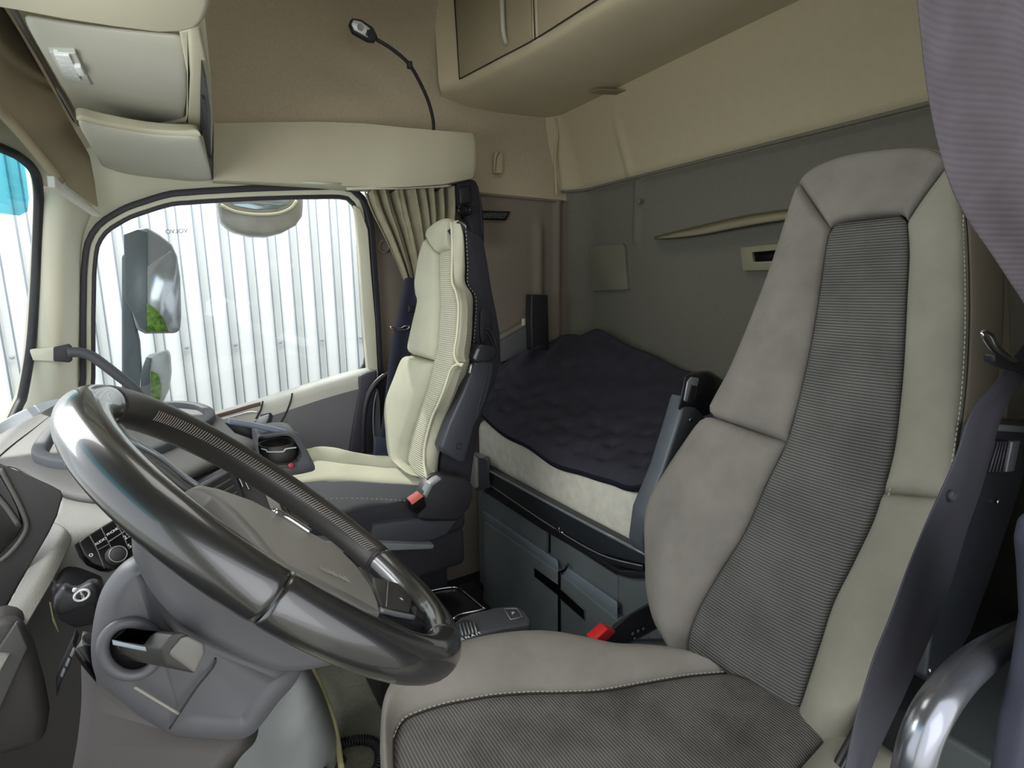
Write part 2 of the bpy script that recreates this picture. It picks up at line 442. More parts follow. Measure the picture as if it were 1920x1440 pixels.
# split in four strips so the opening is truly open
A = wp(27, DY-.005)
def side(cond): return [p for p in A if cond(p)]
def fanstrip(name, inner, outer, m):
    n = 40; a = resample(inner, n); b = resample(outer, n)
    vs = a+b+[p+Vector((0, .03, 0)) for p in a]+[p+Vector((0, .03, 0)) for p in b]
    fs = []
    for i in range(n-1): fs += [(i, i+1, n+i+1, n+i), (2*n+i, 2*n+i+1, 3*n+i+1, 3*n+i), (i, i+1, 2*n+i+1, 2*n+i)]
    return struct(mesh(name, vs, fs, m))
inner_tl = pts([(150, 800), (150, 600), (153, 500), (160, 450), (180, 415), (240, 385), (310, 362), (380, 354), (560, 348), (690, 348), (735, 350)], Y=DY-.004)
outer_tl = pts([(60, 830), (62, 600), (70, 450), (62, 380), (60, 300), (200, 270), (300, 262), (380, 250), (560, 250), (690, 250), (735, 250)], Y=DY-.0)
fanstrip('wall_right_front', inner_tl, outer_tl, M_cream)
# lower part of the door: belt ledge + grey panel
belt = [(225, 800), (300, 792), (400, 773), (470, 752), (540, 730), (600, 711), (650, 697), (690, 688), (708, 690)]
ledge_in = pts([(a, b+12) for a, b in belt], Y=DY-.06)
bt = pts(belt, Y=DY+.005)
n = 30; a = resample(bt, n); b = resample(ledge_in, n)
low = [Vector((p.x, DY-.035, .30)) for p in b]; b2 = [p+Vector((0, -.012, -.05)) for p in b]
grid('belt_ledge', [a, [uv(p, q, .5)+Vector((0, 0, .006)) for p, q in zip(a, b)], b, b2], mat('door_ledge_pale', (176, 174, 164), .5, bump=.25, scale=700, var=.03), door, sub=1)
low0 = [Vector((p.x, DY-.05, FZ+.02)) for p in b]
grid('door_panel', [b2, [p+Vector((0, .006, -.08)) for p in b2], low, low0], mat('door_panel_grey', (112, 111, 114), .6, bump=.2, scale=800, var=.04), door, sub=1)
struct(grid('wall_right_outer_skin', [[Vector((x, DY+.05, z)) for x in (-.35, 0, .4, .8)] for z in (FZ, .3, .60)], M_cream, sub=0))
# door split line, handle pocket, handle
tube('panel_gap', pts([(548, 737), (545, 752), (536, 775), (522, 800)], Y=DY-.072), .003, M_rubber, door)
tube('handle_gap', pts([(493, 752), (489, 768), (480, 785)], Y=DY-.072), .003, M_rubber, door)
hp = slab('handle_pocket', pts([(482, 788), (490, 778), (508, 774), (512, 780), (508, 795), (498, 804), (476, 800)], Y=DY-.074), (0, .03, 0), M_rubber, door, bevel=.002)
slab('door_handle', pts([(478, 797), (486, 782), (505, 777), (504, 786), (497, 799)], Y=DY-.085), (0, .012, 0), mat('satin_silver', (165, 170, 175), .35, metal=.5), door, bevel=.003)
strip('chrome_trim', pts([(415, 786), (445, 778), (470, 772), (483, 774)], Y=DY-.08), .006, .004, (0, 0, 1), (0, 1, 0), M_chrome, door)
strip('wood_trim', pts([(405, 781), (440, 771), (470, 762), (489, 757)], Y=DY-.078), .014, .004, (0, 0, 1), (0, 1, 0), mat('maroon_trim', (92, 66, 62), .4), door)
slab('panel_end', pts([(674, 705), (690, 698), (708, 694), (706, 760), (699, 850), (655, 850), (668, 760)], Y=DY-.075), (0, .04, 0), mat('door_end_dark', (60, 58, 66), .6), door, bevel=.01)

# B-pillar lower trim behind door (lining between seal and dark seat parts) is wall_right_lower
# --- A pillar (cream) between windscreen and door
PX = lambda px, py, Y=2.0: at(px, py, Y=Y)
Lp = [(70, 300), (80, 350), (80, 400), (70, 560), (58, 690), (40, 760), (10, 800)]
Rp = [(175, 395), (160, 430), (152, 470), (150, 600), (148, 700), (150, 760), (150, 830)]
rows = []
La = catmull(pts(Lp, Y=1.97), 20); Ra = catmull(pts(Rp, Y=DY-.005), 20)
for l, r in zip(La, Ra):
    mid = uv(l, r, .5)+Vector((.02, -.05, 0))
    rows.append([l+Vector((-.03, .05, 0)), l, uv(l, mid, .6)+Vector((0, -.006, 0)), mid, uv(mid, r, .6), r])
struct(grid('wall_front_pillar', rows, M_cream, sub=2))
# windscreen frame: seal, glass, tinted strip
sc = [(0, 792), (36, 758), (44, 735), (58, 650), (66, 540), (72, 400), (71, 345), (62, 318), (40, 297), (0, 277)]
# the windscreen lies across the cab front, curving back at the pillar
def wsx(py): return at(72 if py < 500 else 50, py, Y=1.97).x
def ws(px, py):   # surface curved in plan: walk Y until on the windscreen
    d = ray(px, py); 
    best = None
    for k in range(400):
        Y = .4+k*.004; p = EYE+d*(Y/d.y)
        x0 = -.36-.06*(1.5-p.z)*0
        surf = x0-.16*(max(0, (1.97-Y))/.6 if Y > 1.37 else 1)**.8
        g = p.x-surf
        if best is None or abs(g) < best[0]: best = (abs(g), p)
    return best[1]
P1 = [at(a, b, Y=1.97) for a, b in sc[1:-1]]
seal_pts = [Vector((-.50, 1.4, P1[0].z-.13)), Vector((-.42, 1.72, P1[0].z-.06))]+[at(a, b, Y=Y) for (a, b), Y in zip(sc[1:-1], (1.9, 1.93, 1.97, 1.98, 1.98, 1.95, 1.9, 1.84))]+[at(0, 277, Y=1.76), Vector((-.47, 1.4, 1.56))]
tube('trim_4', seal_pts, .011, M_rubber, n=80); struct(bpy.data.objects['trim_4'])
# windscreen glass across the whole front
def gz(z, Y):
    e = max(0, (Y-1.35)/.6)
    return -.52+.20*e**1.6 + .02*max(0, z-1.2)
rows = [[Vector((gz(z, Y), Y, z)) for Y in [0.1, .3, .6, .9, 1.2, 1.35, 1.5, 1.6, 1.7, 1.8, 1.88, 1.95]] for z in (.70, .9, 1.1, 1.3, 1.40)]
struct(grid('window_2', rows, M_glass, sub=1))
rows = [[Vector((gz(z, Y), Y, z)) for Y in [0.1, .3, .6, .9, 1.2, 1.35, 1.5, 1.6, 1.7, 1.8, 1.88, 1.95]] for z in (1.40, 1.50, 1.62)]
struct(grid('window_3', rows, M_tint, sub=1))
wl_ = [at(x, y, Y=Y) for (x, y), Y in zip([(-60, 262), (0, 274), (40, 293), (64, 316), (76, 350)], (1.6, 1.77, 1.85, 1.91, 1.96))]
wu_ = [at(x, y, Y=Y) for (x, y), Y in zip([(-60, 130), (0, 190), (50, 245), (110, 310), (150, 350)], (1.45, 1.72, 1.86, 1.99, 2.03))]
struct(grid('trim_5', rows_resampled([wu_, wl_], 20, 6), M_cream, sub=1, solid=.006))
# near pillar and front top wall closing the cab
struct(box('wall_left_front', (-.42, -.02, 1.05), (.3, .1, 2.5), M_cream))
struct(box('wall_front_upper', (-.56, 1.05, 1.98), (.08, 2.3, .68), M_cream))
struct(box('wall_front_lower', (-.60, 1.05, .28), (.08, 2.3, .86), M_dashdk))
struct(box('wall_left_upper', (.6, -.03, 1.98), (2.5, .08, .66), M_beigewall))
struct(box('wall_left_rear', (1.30, -.03, .8), (1.0, .08, 1.9), M_darkwall))

# ================================================================ OVERHEAD FRONT
ohz = 1.66
oh = empty('overhead_locker', (-.05, 1.5, 1.62), 'front overhead locker with grey-green door holding the lamp, beside the sun blind', 'locker')
def up(l, z, h, zs=None):
    a = [at(x, y, Z=z) for x, y in l]; return a, [p+Vector((0, 0, h)) for p in a]
a = rows_resampled([pts([(38, 24), (130, 40), (240, 54), (345, 64)], Z=1.655), pts([(62, 70), (160, 84), (250, 98), (350, 112)], Z=1.64),
    pts([(100, 135), (180, 148), (260, 156), (352, 168)], Z=1.635), pts([(140, 205), (200, 218), (260, 228), (330, 232), (343, 228)], Z=1.65), pts([(142, 214), (205, 228), (262, 238), (330, 240), (350, 233)], Z=1.70)], 16, 18)
grid('door', a, M_sage, oh, sub=1, solid=.012)
slab('rim', pts([(336, 60), (356, 58), (357, 140), (356, 215), (352, 232), (340, 238), (300, 238), (350, 225), (351, 140)], Z=1.63), (0, 0, .09), M_header, oh, bevel=.004)
slab('end_frame', pts([(352, 50), (377, 55), (396, 150), (400, 235), (397, 300), (380, 262), (352, 240), (357, 140)], Z=1.625), (0, 0, .12), M_header, oh, bevel=.006)
slab('side_grille', pts([(378, 120), (386, 150), (395, 215), (396, 300), (388, 290), (376, 240), (376, 180)], Z=1.617), (0, 0, .02), M_dashdk, oh, bevel=.002)
slab('side_latch', pts([(379, 182), (384, 188), (387, 222), (384, 235), (380, 225)], Z=1.612), (0, 0, .01), M_rubber, oh, bevel=.001)
low = empty('overhead_side_box', (0, 1.75, 1.56), 'rounded pale box with beige top rim above the passenger window corner', 'storage box')
a = rows_resampled([pts([(140, 203), (200, 216), (280, 232), (340, 238), (372, 240)], Z=1.60), pts([(143, 222), (200, 236), (280, 250), (345, 254), (376, 250)], Z=1.575)], 16, 6)
grid('rim', a, M_header, low, sub=1, solid=.02)
a = rows_resampled([pts([(143, 222), (200, 236), (280, 250), (345, 254), (374, 252)], Z=1.575), pts([(150, 240), (210, 256), (290, 270), (350, 276), (382, 275)], Z=1.562),
     pts([(172, 278), (230, 296), (300, 308), (360, 314), (392, 308)], Z=1.553), pts([(189, 306), (240, 322), (300, 331), (360, 337), (397, 333)], Z=1.56), pts([(192, 309), (240, 324), (300, 333), (360, 338), (398, 330)], Z=1.60)], 20, 20)
grid('body', a, M_sage, low, sub=1, solid=.01)
hexa('back', pts([(150, 235), (380, 255), (395, 325), (195, 300)], Z=1.60), pts([(150, 205), (380, 235), (395, 300), (195, 260)], Z=1.70), M_sage, low)
# near lip
lip = pts([(-40, 12), (35, 24), (120, 40), (220, 55), (300, 65), (345, 64), (375, 56), (388, 40), (398, 15), (403, -30), (403, -120), (-40, -120)], Z=1.60)
tag(slab('overhead_shelf_lip', lip, (0, 0, .10), M_header, bevel=.012), 'rounded cream shelf lip above the door of the front overhead locker', 'shelf')
lm = empty('interior_lamp', at(130, 128, Z=1.64), 'clear square courtesy lamp set in the grey-green overhead door', 'lamp')
slab('bezel', pts([(92, 98), (142, 101), (173, 161), (121, 152)], Z=1.625), (0, 0, .014), mat('lamp_bezel', (190, 190, 180), .35), lm, bevel=.002)
slab('lens', pts([(101, 103), (130, 105), (152, 152), (122, 147)], Z=1.621), (0, 0, .01), M_lens, lm, bevel=.001)
slab('lens_switch', pts([(139, 126), (152, 127), (160, 143), (148, 143)], Z=1.618), (0, 0, .008), M_white, lm, bevel=.001)
# rail + blind
rl = [at(5, -20, X=-.205), at(30, 28, X=-.205), at(100, 148, X=-.205), at(188, 306, X=-.205)]
tag(tube('blind_track', rl, .006, mat('satin_track', (120, 118, 114), .35, metal=.4), n=10), 'thin satin metal track running along the top of the sun blind', 'rail')
tag(hexa('blind_gap_cover', [at(a, b, X=-.215) for a, b in ((-10, -50), (22, 0), (190, 306), (182, 312))], [at(a, b, X=-.215)+Vector((-.02, 0, .05)) for a, b in ((-10, -50), (22, 0), (190, 306), (182, 312))], M_rubber), 'black gap strip between the sun blind and the overhead locker', 'strip')
bl = empty('sun_blind', (-.27, 1.6, 1.4), 'beige roller sun blind hanging above the windscreen corner', 'blind')
BY = lambda px: 1.36+.62*min(1, max(0, (px+60)/245))**.8
def bpts(l, d=0): return [at(x, y, Y=BY(x)+d) for x, y in l]
R0 = bpts([(-60, -70), (12, 22), (90, 155), (140, 245), (168, 292)], .03)
R1 = bpts([(-60, 20), (10, 100), (80, 210), (132, 285), (178, 340)], .01)
R2 = bpts([(-60, 100), (0, 160), (60, 235), (112, 305), (182, 372)])
R3 = bpts([(-60, 150), (0, 204), (50, 262), (104, 332), (186, 392)])
grid('fabric', rows_resampled([R0, R1, R2, R3], 16, 14), M_blind, bl, solid=.006)
tube('bottom_rail', bpts([(-60, 153), (0, 207), (50, 262), (112, 338)], -.01), .012, M_blind, bl, n=16)
slab('rail_end', bpts([(102, 330), (120, 336), (126, 352), (185, 398), (191, 407), (182, 404), (120, 362), (104, 352)], -.025), (-.015, 0, 0), mat('blind_end_grey', (196, 194, 184), .5), bl, bevel=.002)

# ================================================================ HEADER SHELF
hx = [400, 500, 600, 680, 712, 760, 830, 885, 891]
HY = [2.04, 2.03, 2.02, 2.0, 1.975, 1.955, 1.945, 1.94, 1.945]
top = [232, 230, 229, 232, 235, 240, 246, 250, 262]; bot = [337, 341, 346, 350, 351, 350, 345, 334, 322]
r = [[at(x, t, Y=Y)+Vector((0, .10, .0)) for x, t, Y in zip(hx, top, HY)], [at(x, t, Y=Y) for x, t, Y in zip(hx, top, HY)]]
for q in (.25, .5, .75): r.append([uv(at(x, t, Y=Y), at(x, b, Y=Y), q)+Vector((0, -.006*math.sin(q*3.14), 0)) for x, t, b, Y in zip(hx, top, bot, HY)])
r += [[at(x, b, Y=Y) for x, b, Y in zip(hx, bot, HY)], [at(x, b, Y=Y)+Vector((0, .10, .0)) for x, b, Y in zip(hx, bot, HY)]]
rr = [[row[0]]+row+[row[-1]+Vector((0, .001, 0))] for row in r]
hd = grid('header_shelf', r, M_header, sub=0, bevel=.006, solid=.004)
tag(hd, 'long beige header shelf above the passenger window and curtain', 'shelf')
slab('header_end', [r[1][-1], r[3][-1]+Vector((0, 0, 0)), r[5][-1], r[6][-1], r[0][-1]], (-.004, 0, 0), M_header, hd, bevel=.001)
# small instruction sticker on the under-edge
slab('sticker', pts([(566, 339), (640, 343), (640, 347), (566, 344)], Y=2.005), (0, .002, 0), mat('sticker_pale', (190, 196, 176), .5), hd, bevel=0)
tag(tube('curtain_rail', pts([(650, 354), (700, 353), (760, 352), (845, 348)], Y=1.985), .005, M_cream, n=20), 'thin pale curtain rail under the header shelf', 'rail')

# ================================================================ REAR OVERHEAD LOCKER
rb = empty('rear_overhead_locker', (1.4, 1.3, 1.95), 'large beige overhead locker across the rear of the cab with two flush doors', 'locker')
r1 = pts([(824, 162), (867, 150), (940, 112), (1010, 75), (1130, 0), (1290, -95)], Z=1.985)
r1[0].y = min(r1[0].y, 2.12)
r0 = [p+Vector((-.015, 0, .31)) for p in r1]; r05 = [p+Vector((-.006, 0, .1)) for p in r1]
r2 = pts([(836, 193), (885, 177), (960, 139), (1035, 99), (1160, 20), (1330, -75)], Z=1.958)
r3 = pts([(866, 203), (925, 192), (1010, 153), (1090, 110), (1235, 25), (1400, -55)], Z=1.946)
r4 = pts([(940, 215), (1000, 207), (1080, 167), (1160, 127), (1325, 35), (1470, -35)], Z=1.948)
r5 = pts([(1040, 224), (1064, 222), (1180, 168), (1300, 111), (1540, 0), (1720, -80)], X=1.60)
near_shift = Vector((0, -.55, 0))
rows = [r0, r05, r1, r2, r3, r4, r5]
rows = [r+[r[-1]+near_shift] for r in rows]
grid('body', rows_resampled(rows, 40, 36), M_bin, rb, sub=0)
fr = catmull(r1[1:], 60)
def doorpanel(i0, i1, nm):
    P = fr[i0:i1]
    lo = [p+Vector((-.012, 0, .004)) for p in P]; hi = [p+Vector((-.024, 0, .30)) for p in P]
    n = len(P); vs = lo+hi+[p+Vector((.008, 0, 0)) for p in lo]+[p+Vector((.008, 0, 0)) for p in hi]; fs = []
    for i in range(n-1): fs += [(i, i+1, n+i+1, n+i), (2*n+i, 2*n+i+1, 3*n+i+1, 3*n+i), (i, i+1, 2*n+i+1, 2*n+i), (n+i, n+i+1, 3*n+i+1, 3*n+i)]
    fs += [(0, n, 3*n, 2*n), (n-1, 2*n-1, 4*n-1, 3*n-1)]
    return mesh(nm, vs, fs, M_bindoor, rb, bevel=.002)
k = min(range(60), key=lambda i: (fr[i]-r1[3]).length)
d1 = doorpanel(0, k, 'door'); d2 = doorpanel(k+1, 60, 'door')
tube('door_gap', [p+Vector((-.011, 0, .002)) for p in fr], .0022, M_rubber, rb, n=30)
tube('door_gap', [fr[0]+Vector((-.012, 0, .0)), fr[0]+Vector((-.026, 0, .3))], .0025, M_rubber, rb, n=4)
tube('door_gap', [fr[k]+Vector((-.010, 0, .0)), fr[k]+Vector((-.024, 0, .3))], .0022, M_rubber, rb, n=4)
hp_ = fr[int(k*.68)]
tube('handle', [hp_+Vector((-.016, 0, .03)), hp_+Vector((-.028, 0, .06)), hp_+Vector((-.032, 0, .12)), hp_+Vector((-.034, 0, .28))], .008, M_sage, d1, n=12)
slab('bin_slot', pts([(1120, 167), (1175, 170), (1158, 178), (1105, 176)], Z=1.944), (0, 0, .003), M_bindoor, rb, bevel=.001)

# ================================================================ GOOSENECK LAMP, HOOK, READING LIGHT
gn = empty('gooseneck_lamp', at(813, 243, Y=1.97), 'black gooseneck reading lamp with silver head above the header shelf', 'lamp')
tube('neck', [at(813, 246, Y=1.97), at(812, 225, Y=1.95), at(803, 190, Y=1.92), at(785, 150, Y=1.89), at(765, 118, Y=1.87), at(735, 92, Y=1.86), at(706, 74, Y=1.86)], .0062, M_rubber, gn, n=60)
box('clip', at(768, 122, Y=1.865), (.016, .018, .022), M_rubber, gn, bevel=.003)
hd2 = slab('head', pts([(655, 44), (660, 33), (678, 36), (700, 50), (709, 68), (704, 78), (690, 76), (662, 60)], Y=1.85), (0, .02, 0), M_rubber, gn, bevel=.005)
slab('face', pts([(659, 45), (663, 37), (677, 40), (694, 53), (690, 70), (664, 56)], Y=1.847), (0, .006, 0), mat('lamp_silver', (205, 208, 212), .35, metal=.3), hd2, bevel=.002)
lathe('button', at(676, 51, Y=1.846), (0, -1, 0), [(.0105, 0), (.0105, .001), (.008, .0015), (.007, .0005)], mat('button_grey', (150, 152, 150), .4), hd2)
slab('slot', pts([(689, 55), (694, 56), (691, 67), (686, 65)], Y=1.844), (0, .004, 0), M_rubber, hd2, bevel=.001)
hk = empty('coat_hook', at(934, 305, Y=2.11), 'small beige flip-down coat hook on the taupe side wall', 'hook')
slab('plate', pts([(929, 285), (941, 285), (943, 292), (943, 322), (940, 325), (928, 324), (927, 300)], Y=2.112), (0, .02, 0), M_beigewall, hk, bevel=.003)
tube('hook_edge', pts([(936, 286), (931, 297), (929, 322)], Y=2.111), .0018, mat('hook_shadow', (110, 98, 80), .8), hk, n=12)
rd = empty('reading_light', at(925, 404, Y=2.11), 'slim black and chrome reading light set in the grey side wall behind the seat belt', 'lamp')
slab('housing', pts([(868, 394), (958, 396), (949, 413), (868, 410)], Y=2.113), (0, .02, 0), M_boxdark, rd, bevel=.003)
slab('lens', pts([(905, 399), (953, 399), (946, 410), (905, 409)], Y=2.108), (0, .01, 0), mat('smoked_lens', (90, 92, 95), .1, metal=.5, bump=1, scale=150, var=.3, vscale=150), rd, bevel=.002)
# ================================================================ REAR WALL FITTINGS
tag(slab('wall_hatch', pts([(1103, 462), (1166, 457), (1170, 462), (1176, 543), (1110, 546)], X=1.683), (.02, 0, 0), mat('hatch_grey', (122, 118, 102), .8, bump=.1, scale=500), bevel=.003), 'square olive-grey access hatch on the dark rear wall', 'hatch')
vb = empty('wall_switch_box', at(1430, 480, X=1.68), 'pale rectangular wall socket frame with black opening, behind the driver seat head', 'socket')
o4 = [(1388, 464), (1500, 453), (1500, 505), (1392, 508)]; i4 = [(1409, 473), (1500, 465), (1500, 487), (1412, 491)]
ring('frame', catmull(pts(o4, X=1.67), 4, True) if 0 else pts(o4, X=1.67), pts(i4, X=1.67), mat('socket_frame', (140, 136, 112), .6), (.035, 0, 0), parent=vb)
slab('opening', pts(i4, X=1.684), (.01, 0, 0), M_boxdark, vb, bevel=0)
sh = empty('wall_shelf_ledge', at(1350, 425, X=1.66), 'long tapered beige ledge on the dark rear wall above the hatch', 'shelf')
tp = pts([(1228, 445), (1260, 436), (1310, 424), (1380, 408), (1440, 398), (1500, 390)], X=1.68); bt_ = pts([(1228, 447), (1262, 444), (1312, 438), (1382, 424), (1442, 413), (1500, 405)], X=1.63)
b3 = pts([(1228, 448), (1262, 447), (1312, 441), (1382, 428), (1442, 418), (1500, 410)], X=1.66)
grid('ledge', [catmull(tp, 24), catmull(bt_, 24), catmull(b3, 24)], mat('ledge_beige', (136, 130, 106), .6), sh, sub=0, solid=.004)
for i, (a_, b_) in enumerate(((1194, 293), (1198, 378))):
    o = lathe('wall_stud', at(a_, b_, X=1.652 if i == 0 else 1.675), (-1, 0, 0), [(.012, 0), (.012, .003), (.009, .005), (.004, .004)], [M_brownwall, M_darkwall][i])
    tag(o, ['round beige stud on the upper rear wall lining', 'round dark stud on the lower rear wall lining'][i], 'stud')
tag(slab('black_post', pts([(997, 552), (1028, 553), (1029, 600), (1030, 656), (998, 656), (996, 600)], Y=2.03), (0, .05, 0), M_black, bevel=.006), 'upright black post standing behind the bunk in the corner', 'post')
lg = empty('side_ledge', at(965, 630, Y=2.08), 'pale grey bunk-side ledge left of the upright black post', 'ledge')
slab('ledge', pts([(925, 642), (985, 608), (997, 606), (997, 660), (925, 684)], Y=2.085), (0, .03, 0), mat('ledge_grey', (96, 98, 98), .6), lg, bevel=.002)
slab('lip', pts([(925, 636), (985, 604), (997, 600), (997, 607), (985, 611), (925, 645)], Y=2.08), (0, .03, 0), mat('ledge_lip', (128, 124, 112), .6), lg, bevel=.002)
slab('clip', pts([(980, 598), (985, 597), (985, 609), (980, 611)], Y=2.075), (0, .01, 0), M_cream, lg, bevel=.001)

# ================================================================ BUNK
bk = empty('bunk_locker', (1.3, 1.3, FZ), 'black under-bunk storage locker with two doors below the mattress', 'locker')
box('carcass', (1.335, 1.02, (FZ+.425)/2), (.55, 2.04, .425-FZ), M_box, bk, bevel=.01)
FXX = 1.02
def fp(l, X=FXX): return pts(l, X=X)
slab('upper_panel', fp([(905, 921), (1022, 994), (1022, 1046), (905, 963)], 1.02), (.03, 0, 0), M_box, bk, bevel=.003)
slab('upper_panel', fp([(1032, 1000), (1158, 1082), (1158, 1141), (1032, 1053)], 1.02), (.03, 0, 0), M_box, bk, bevel=.003)
slab('upper_gap', fp([(1022, 990), (1036, 998), (1036, 1052), (1022, 1046)], 1.035), (.01, 0, 0), M_boxdark, bk, bevel=0)
# grooved pull edge above the doors; its highlight is put into the paler colour
hexa('pull_groove', fp([(905, 958), (1046, 1052), (1048, 1076), (908, 977)], 1.0), fp([(905, 948), (1046, 1044), (1048, 1062), (908, 964)], 1.05), mat('groove_highlight', (125, 136, 144), .4), bk, bevel=.004)
hexa('pull_groove', fp([(1062, 1064), (1158, 1130), (1158, 1163), (1056, 1080)], 1.0), fp([(1062, 1054), (1158, 1120), (1158, 1150), (1056, 1070)], 1.05), mat('groove_highlight', (125, 136, 144), .4), bk, bevel=.004)
dA = slab('door', fp([(908, 977), (1045, 1073), (1045, 1230), (905, 1180)], .995), (.03, 0, 0), M_box, bk, bevel=.004)
dB = slab('door', fp([(1051, 1077), (1157, 1163), (1155, 1240), (1051, 1240)], .995), (.03, 0, 0), M_box, bk, bevel=.004)
slab('handle_recess', fp([(1001, 1064), (1046, 1095), (1046, 1117), (1002, 1081)], .992), (.004, 0, 0), M_boxdark, dA, bevel=.001)
tube('handle_edge', fp([(1001, 1064), (1046, 1095)], .991), .0012, M_alu, dA, n=3)
slab('handle_recess', fp([(1050, 1103), (1096, 1144), (1096, 1164), (1050, 1123)], .992), (.004, 0, 0), M_boxdark, dB, bevel=.001)
tube('handle_edge', fp([(1050, 1103), (1096, 1144), (1096, 1164), (1050, 1124)], .991), .0010, M_alu, dB, n=8, smoothc=False)
tube('door_gap', fp([(1048, 1240), (1048, 1085), (1050, 1074), (1060, 1068), (1065, 1058)], 1.0), .004, M_boxdark, bk, n=16)
slab('corner_post', fp([(1158, 1072), (1185, 1083), (1240, 1080), (1240, 1200), (1158, 1200)], 1.025), (.06, 0, 0), M_box, bk, bevel=.006)
slab('top_ledge', fp([(1105, 1035), (1160, 1070), (1215, 1072), (1240, 1060), (1240, 1085), (1180, 1084), (1152, 1076), (1105, 1046)], 1.0), (.06, 0, 0), M_black, bk, bevel=.003)
rl_ = empty('bunk_rail', (1.0, 1.4, .45), 'grey metal rail along the front edge of the bunk below the mattress', 'rail')
slab('rail', fp([(908, 877), (1064, 962), (1213, 1041), (1212, 1060), (1123, 1037), (1020, 978), (910, 905)], 1.0), (.035, 0, 0), mat('rail_dark', (58, 62, 66), .35, metal=.3), rl_, bevel=.004)
tube('rail_lip', fp([(912, 880), (1064, 963), (1213, 1041)], .998), .0045, M_alu, rl_, n=20)
slab('under_rail', fp([(908, 905), (1020, 979), (1122, 1038), (1205, 1062), (1205, 1072), (1118, 1052), (1015, 992), (908, 922)], 1.005), (.03, 0, 0), M_black, rl_, bevel=.002)
tube('under_lip', fp([(912, 905), (1020, 978), (1122, 1038), (1205, 1061)], 1.0), .002, M_alu, rl_, n=20)
tube('adjuster_mark', fp([(1040, 992), (1056, 999)], .996), .0015, M_chrome, rl_, n=3)
tube('adjuster_mark', fp([(1048, 988), (1048, 1001)], .996), .0015, M_chrome, rl_, n=3)
lt = empty('bunk_latch', at(895, 890, X=.98), 'satin silver latch block at the far end of the bunk rail', 'latch')
hexa('block', pts([(882, 856), (915, 862), (919, 915), (893, 921)], X=.985), pts([(893, 851), (917, 856), (922, 912), (900, 912)], X=1.03), mat('latch_grey', (86, 88, 92), .4, metal=.3), lt, bevel=.004)
slab('face', pts([(877, 858), (884, 853), (892, 858), (893, 914), (889, 917), (880, 906)], X=.975), (.02, 0, 0), mat('latch_silver', (176, 176, 166), .4, metal=.3), lt, bevel=.004)
slab('button', pts([(886, 851), (897, 855), (903, 860), (893, 859)], X=.978), (.02, 0, .006), M_alu, lt, bevel=.002)
# mattress
def rp(px, py, X): return at(px, py, X=X)
mt = box('mattress', (1.365, 1.19, .550), (.66, 1.62, .205), M_matt, bevel=.05, seg=6)
tag(mt, 'pale grey foam mattress with textured side on the bunk', 'mattress')
# quilt: front edge over the mattress, heaped towards the rear corner
fe = [(903, 742), (903, 765), (925, 790), (965, 815), (1010, 842), (1060, 868), (1110, 884), (1150, 893), (1175, 903), (1200, 906), (1225, 900)]
E0 = [at(a, b, X=1.025) for a, b in fe]
E0[0] = at(905, 738, X=1.15); E0[1] = at(903, 765, X=1.05)
last = E0[-1]; E0 += [Vector((1.03, .75, .675)), Vector((1.03, .55, .675)), Vector((1.03, .41, .675))]
BKp = [at(943, 692, Y=2.05), at(970, 674, Y=2.03), at(1000, 661, Y=2.01), at(1052, 641, X=1.55), at(1090, 636, X=1.58), at(1120, 627, X=1.62), at(1150, 641, X=1.63), at(1190, 661, X=1.64), at(1235, 684, X=1.64), at(1285, 704, X=1.64), Vector((1.64, 1.1, .83)), Vector((1.64, .8, .80)), Vector((1.64, .41, .76))]
nu, nv = 150, 90
Ea = catmull(E0, nu); Ba = catmull(BKp, nu)
rows = []
for i in range(nv):
    t = i/(nv-1); row = []
    for j in range(nu):
        p = uv(Ea[j], Ba[j], t)
        zz = Ea[j].z+(Ba[j].z-Ea[j].z)*(t**1.5)
        row.append([p.x, p.y, zz])
    rows.append(row)
random.seed(3)
tufts = []
for a in range(9):
    for b in range(16):
        tufts.append((1.08+.085*a+random.uniform(-.012, .012), .2+.125*b+(.06 if a % 2 else 0)+random.uniform(-.015, .015)))
R_ = []
for i, row in enumerate(rows):
    t = i/(nv-1); q = []
    for x, y, z in row:
        edge = min(1, t/.06)
        d = min((((x-a)**2+(y-b)**2) for a, b in tufts)); d = math.sqrt(d)
        h = (.026*(1-math.exp(-(d/.024)**2))-.010)*max(.2, 1-t*1.35)
        if x < 1.12: h *= max(.25, (x-1.02)/.1)
        z += h*edge + .003*math.sin(x*31+y*17)+.003*math.sin(y*23-x*21)
        z -= .045*(1-edge)**2*.4
        q.append(Vector((x, y, z+.018)))
    R_.append(q)
# hem turning under at the front
hem = [[p+Vector((-.004, 0, -.022)) for p in R_[0]], [p+Vector((-.012, 0, -.012)) for p in R_[0]]]
ql = grid('quilted_topper', hem+R_, M_quilt, sub=0, solid=.008)
tag(ql, 'charcoal tufted quilt topper draped over the mattress and heaped towards the corner', 'quilt')
tube('hem_piping', [p+Vector((-.012, 0, -.012)) for p in R_[0][::3]], .006, mat('quilt_piping', (34, 34, 44), .9), ql, n=80)

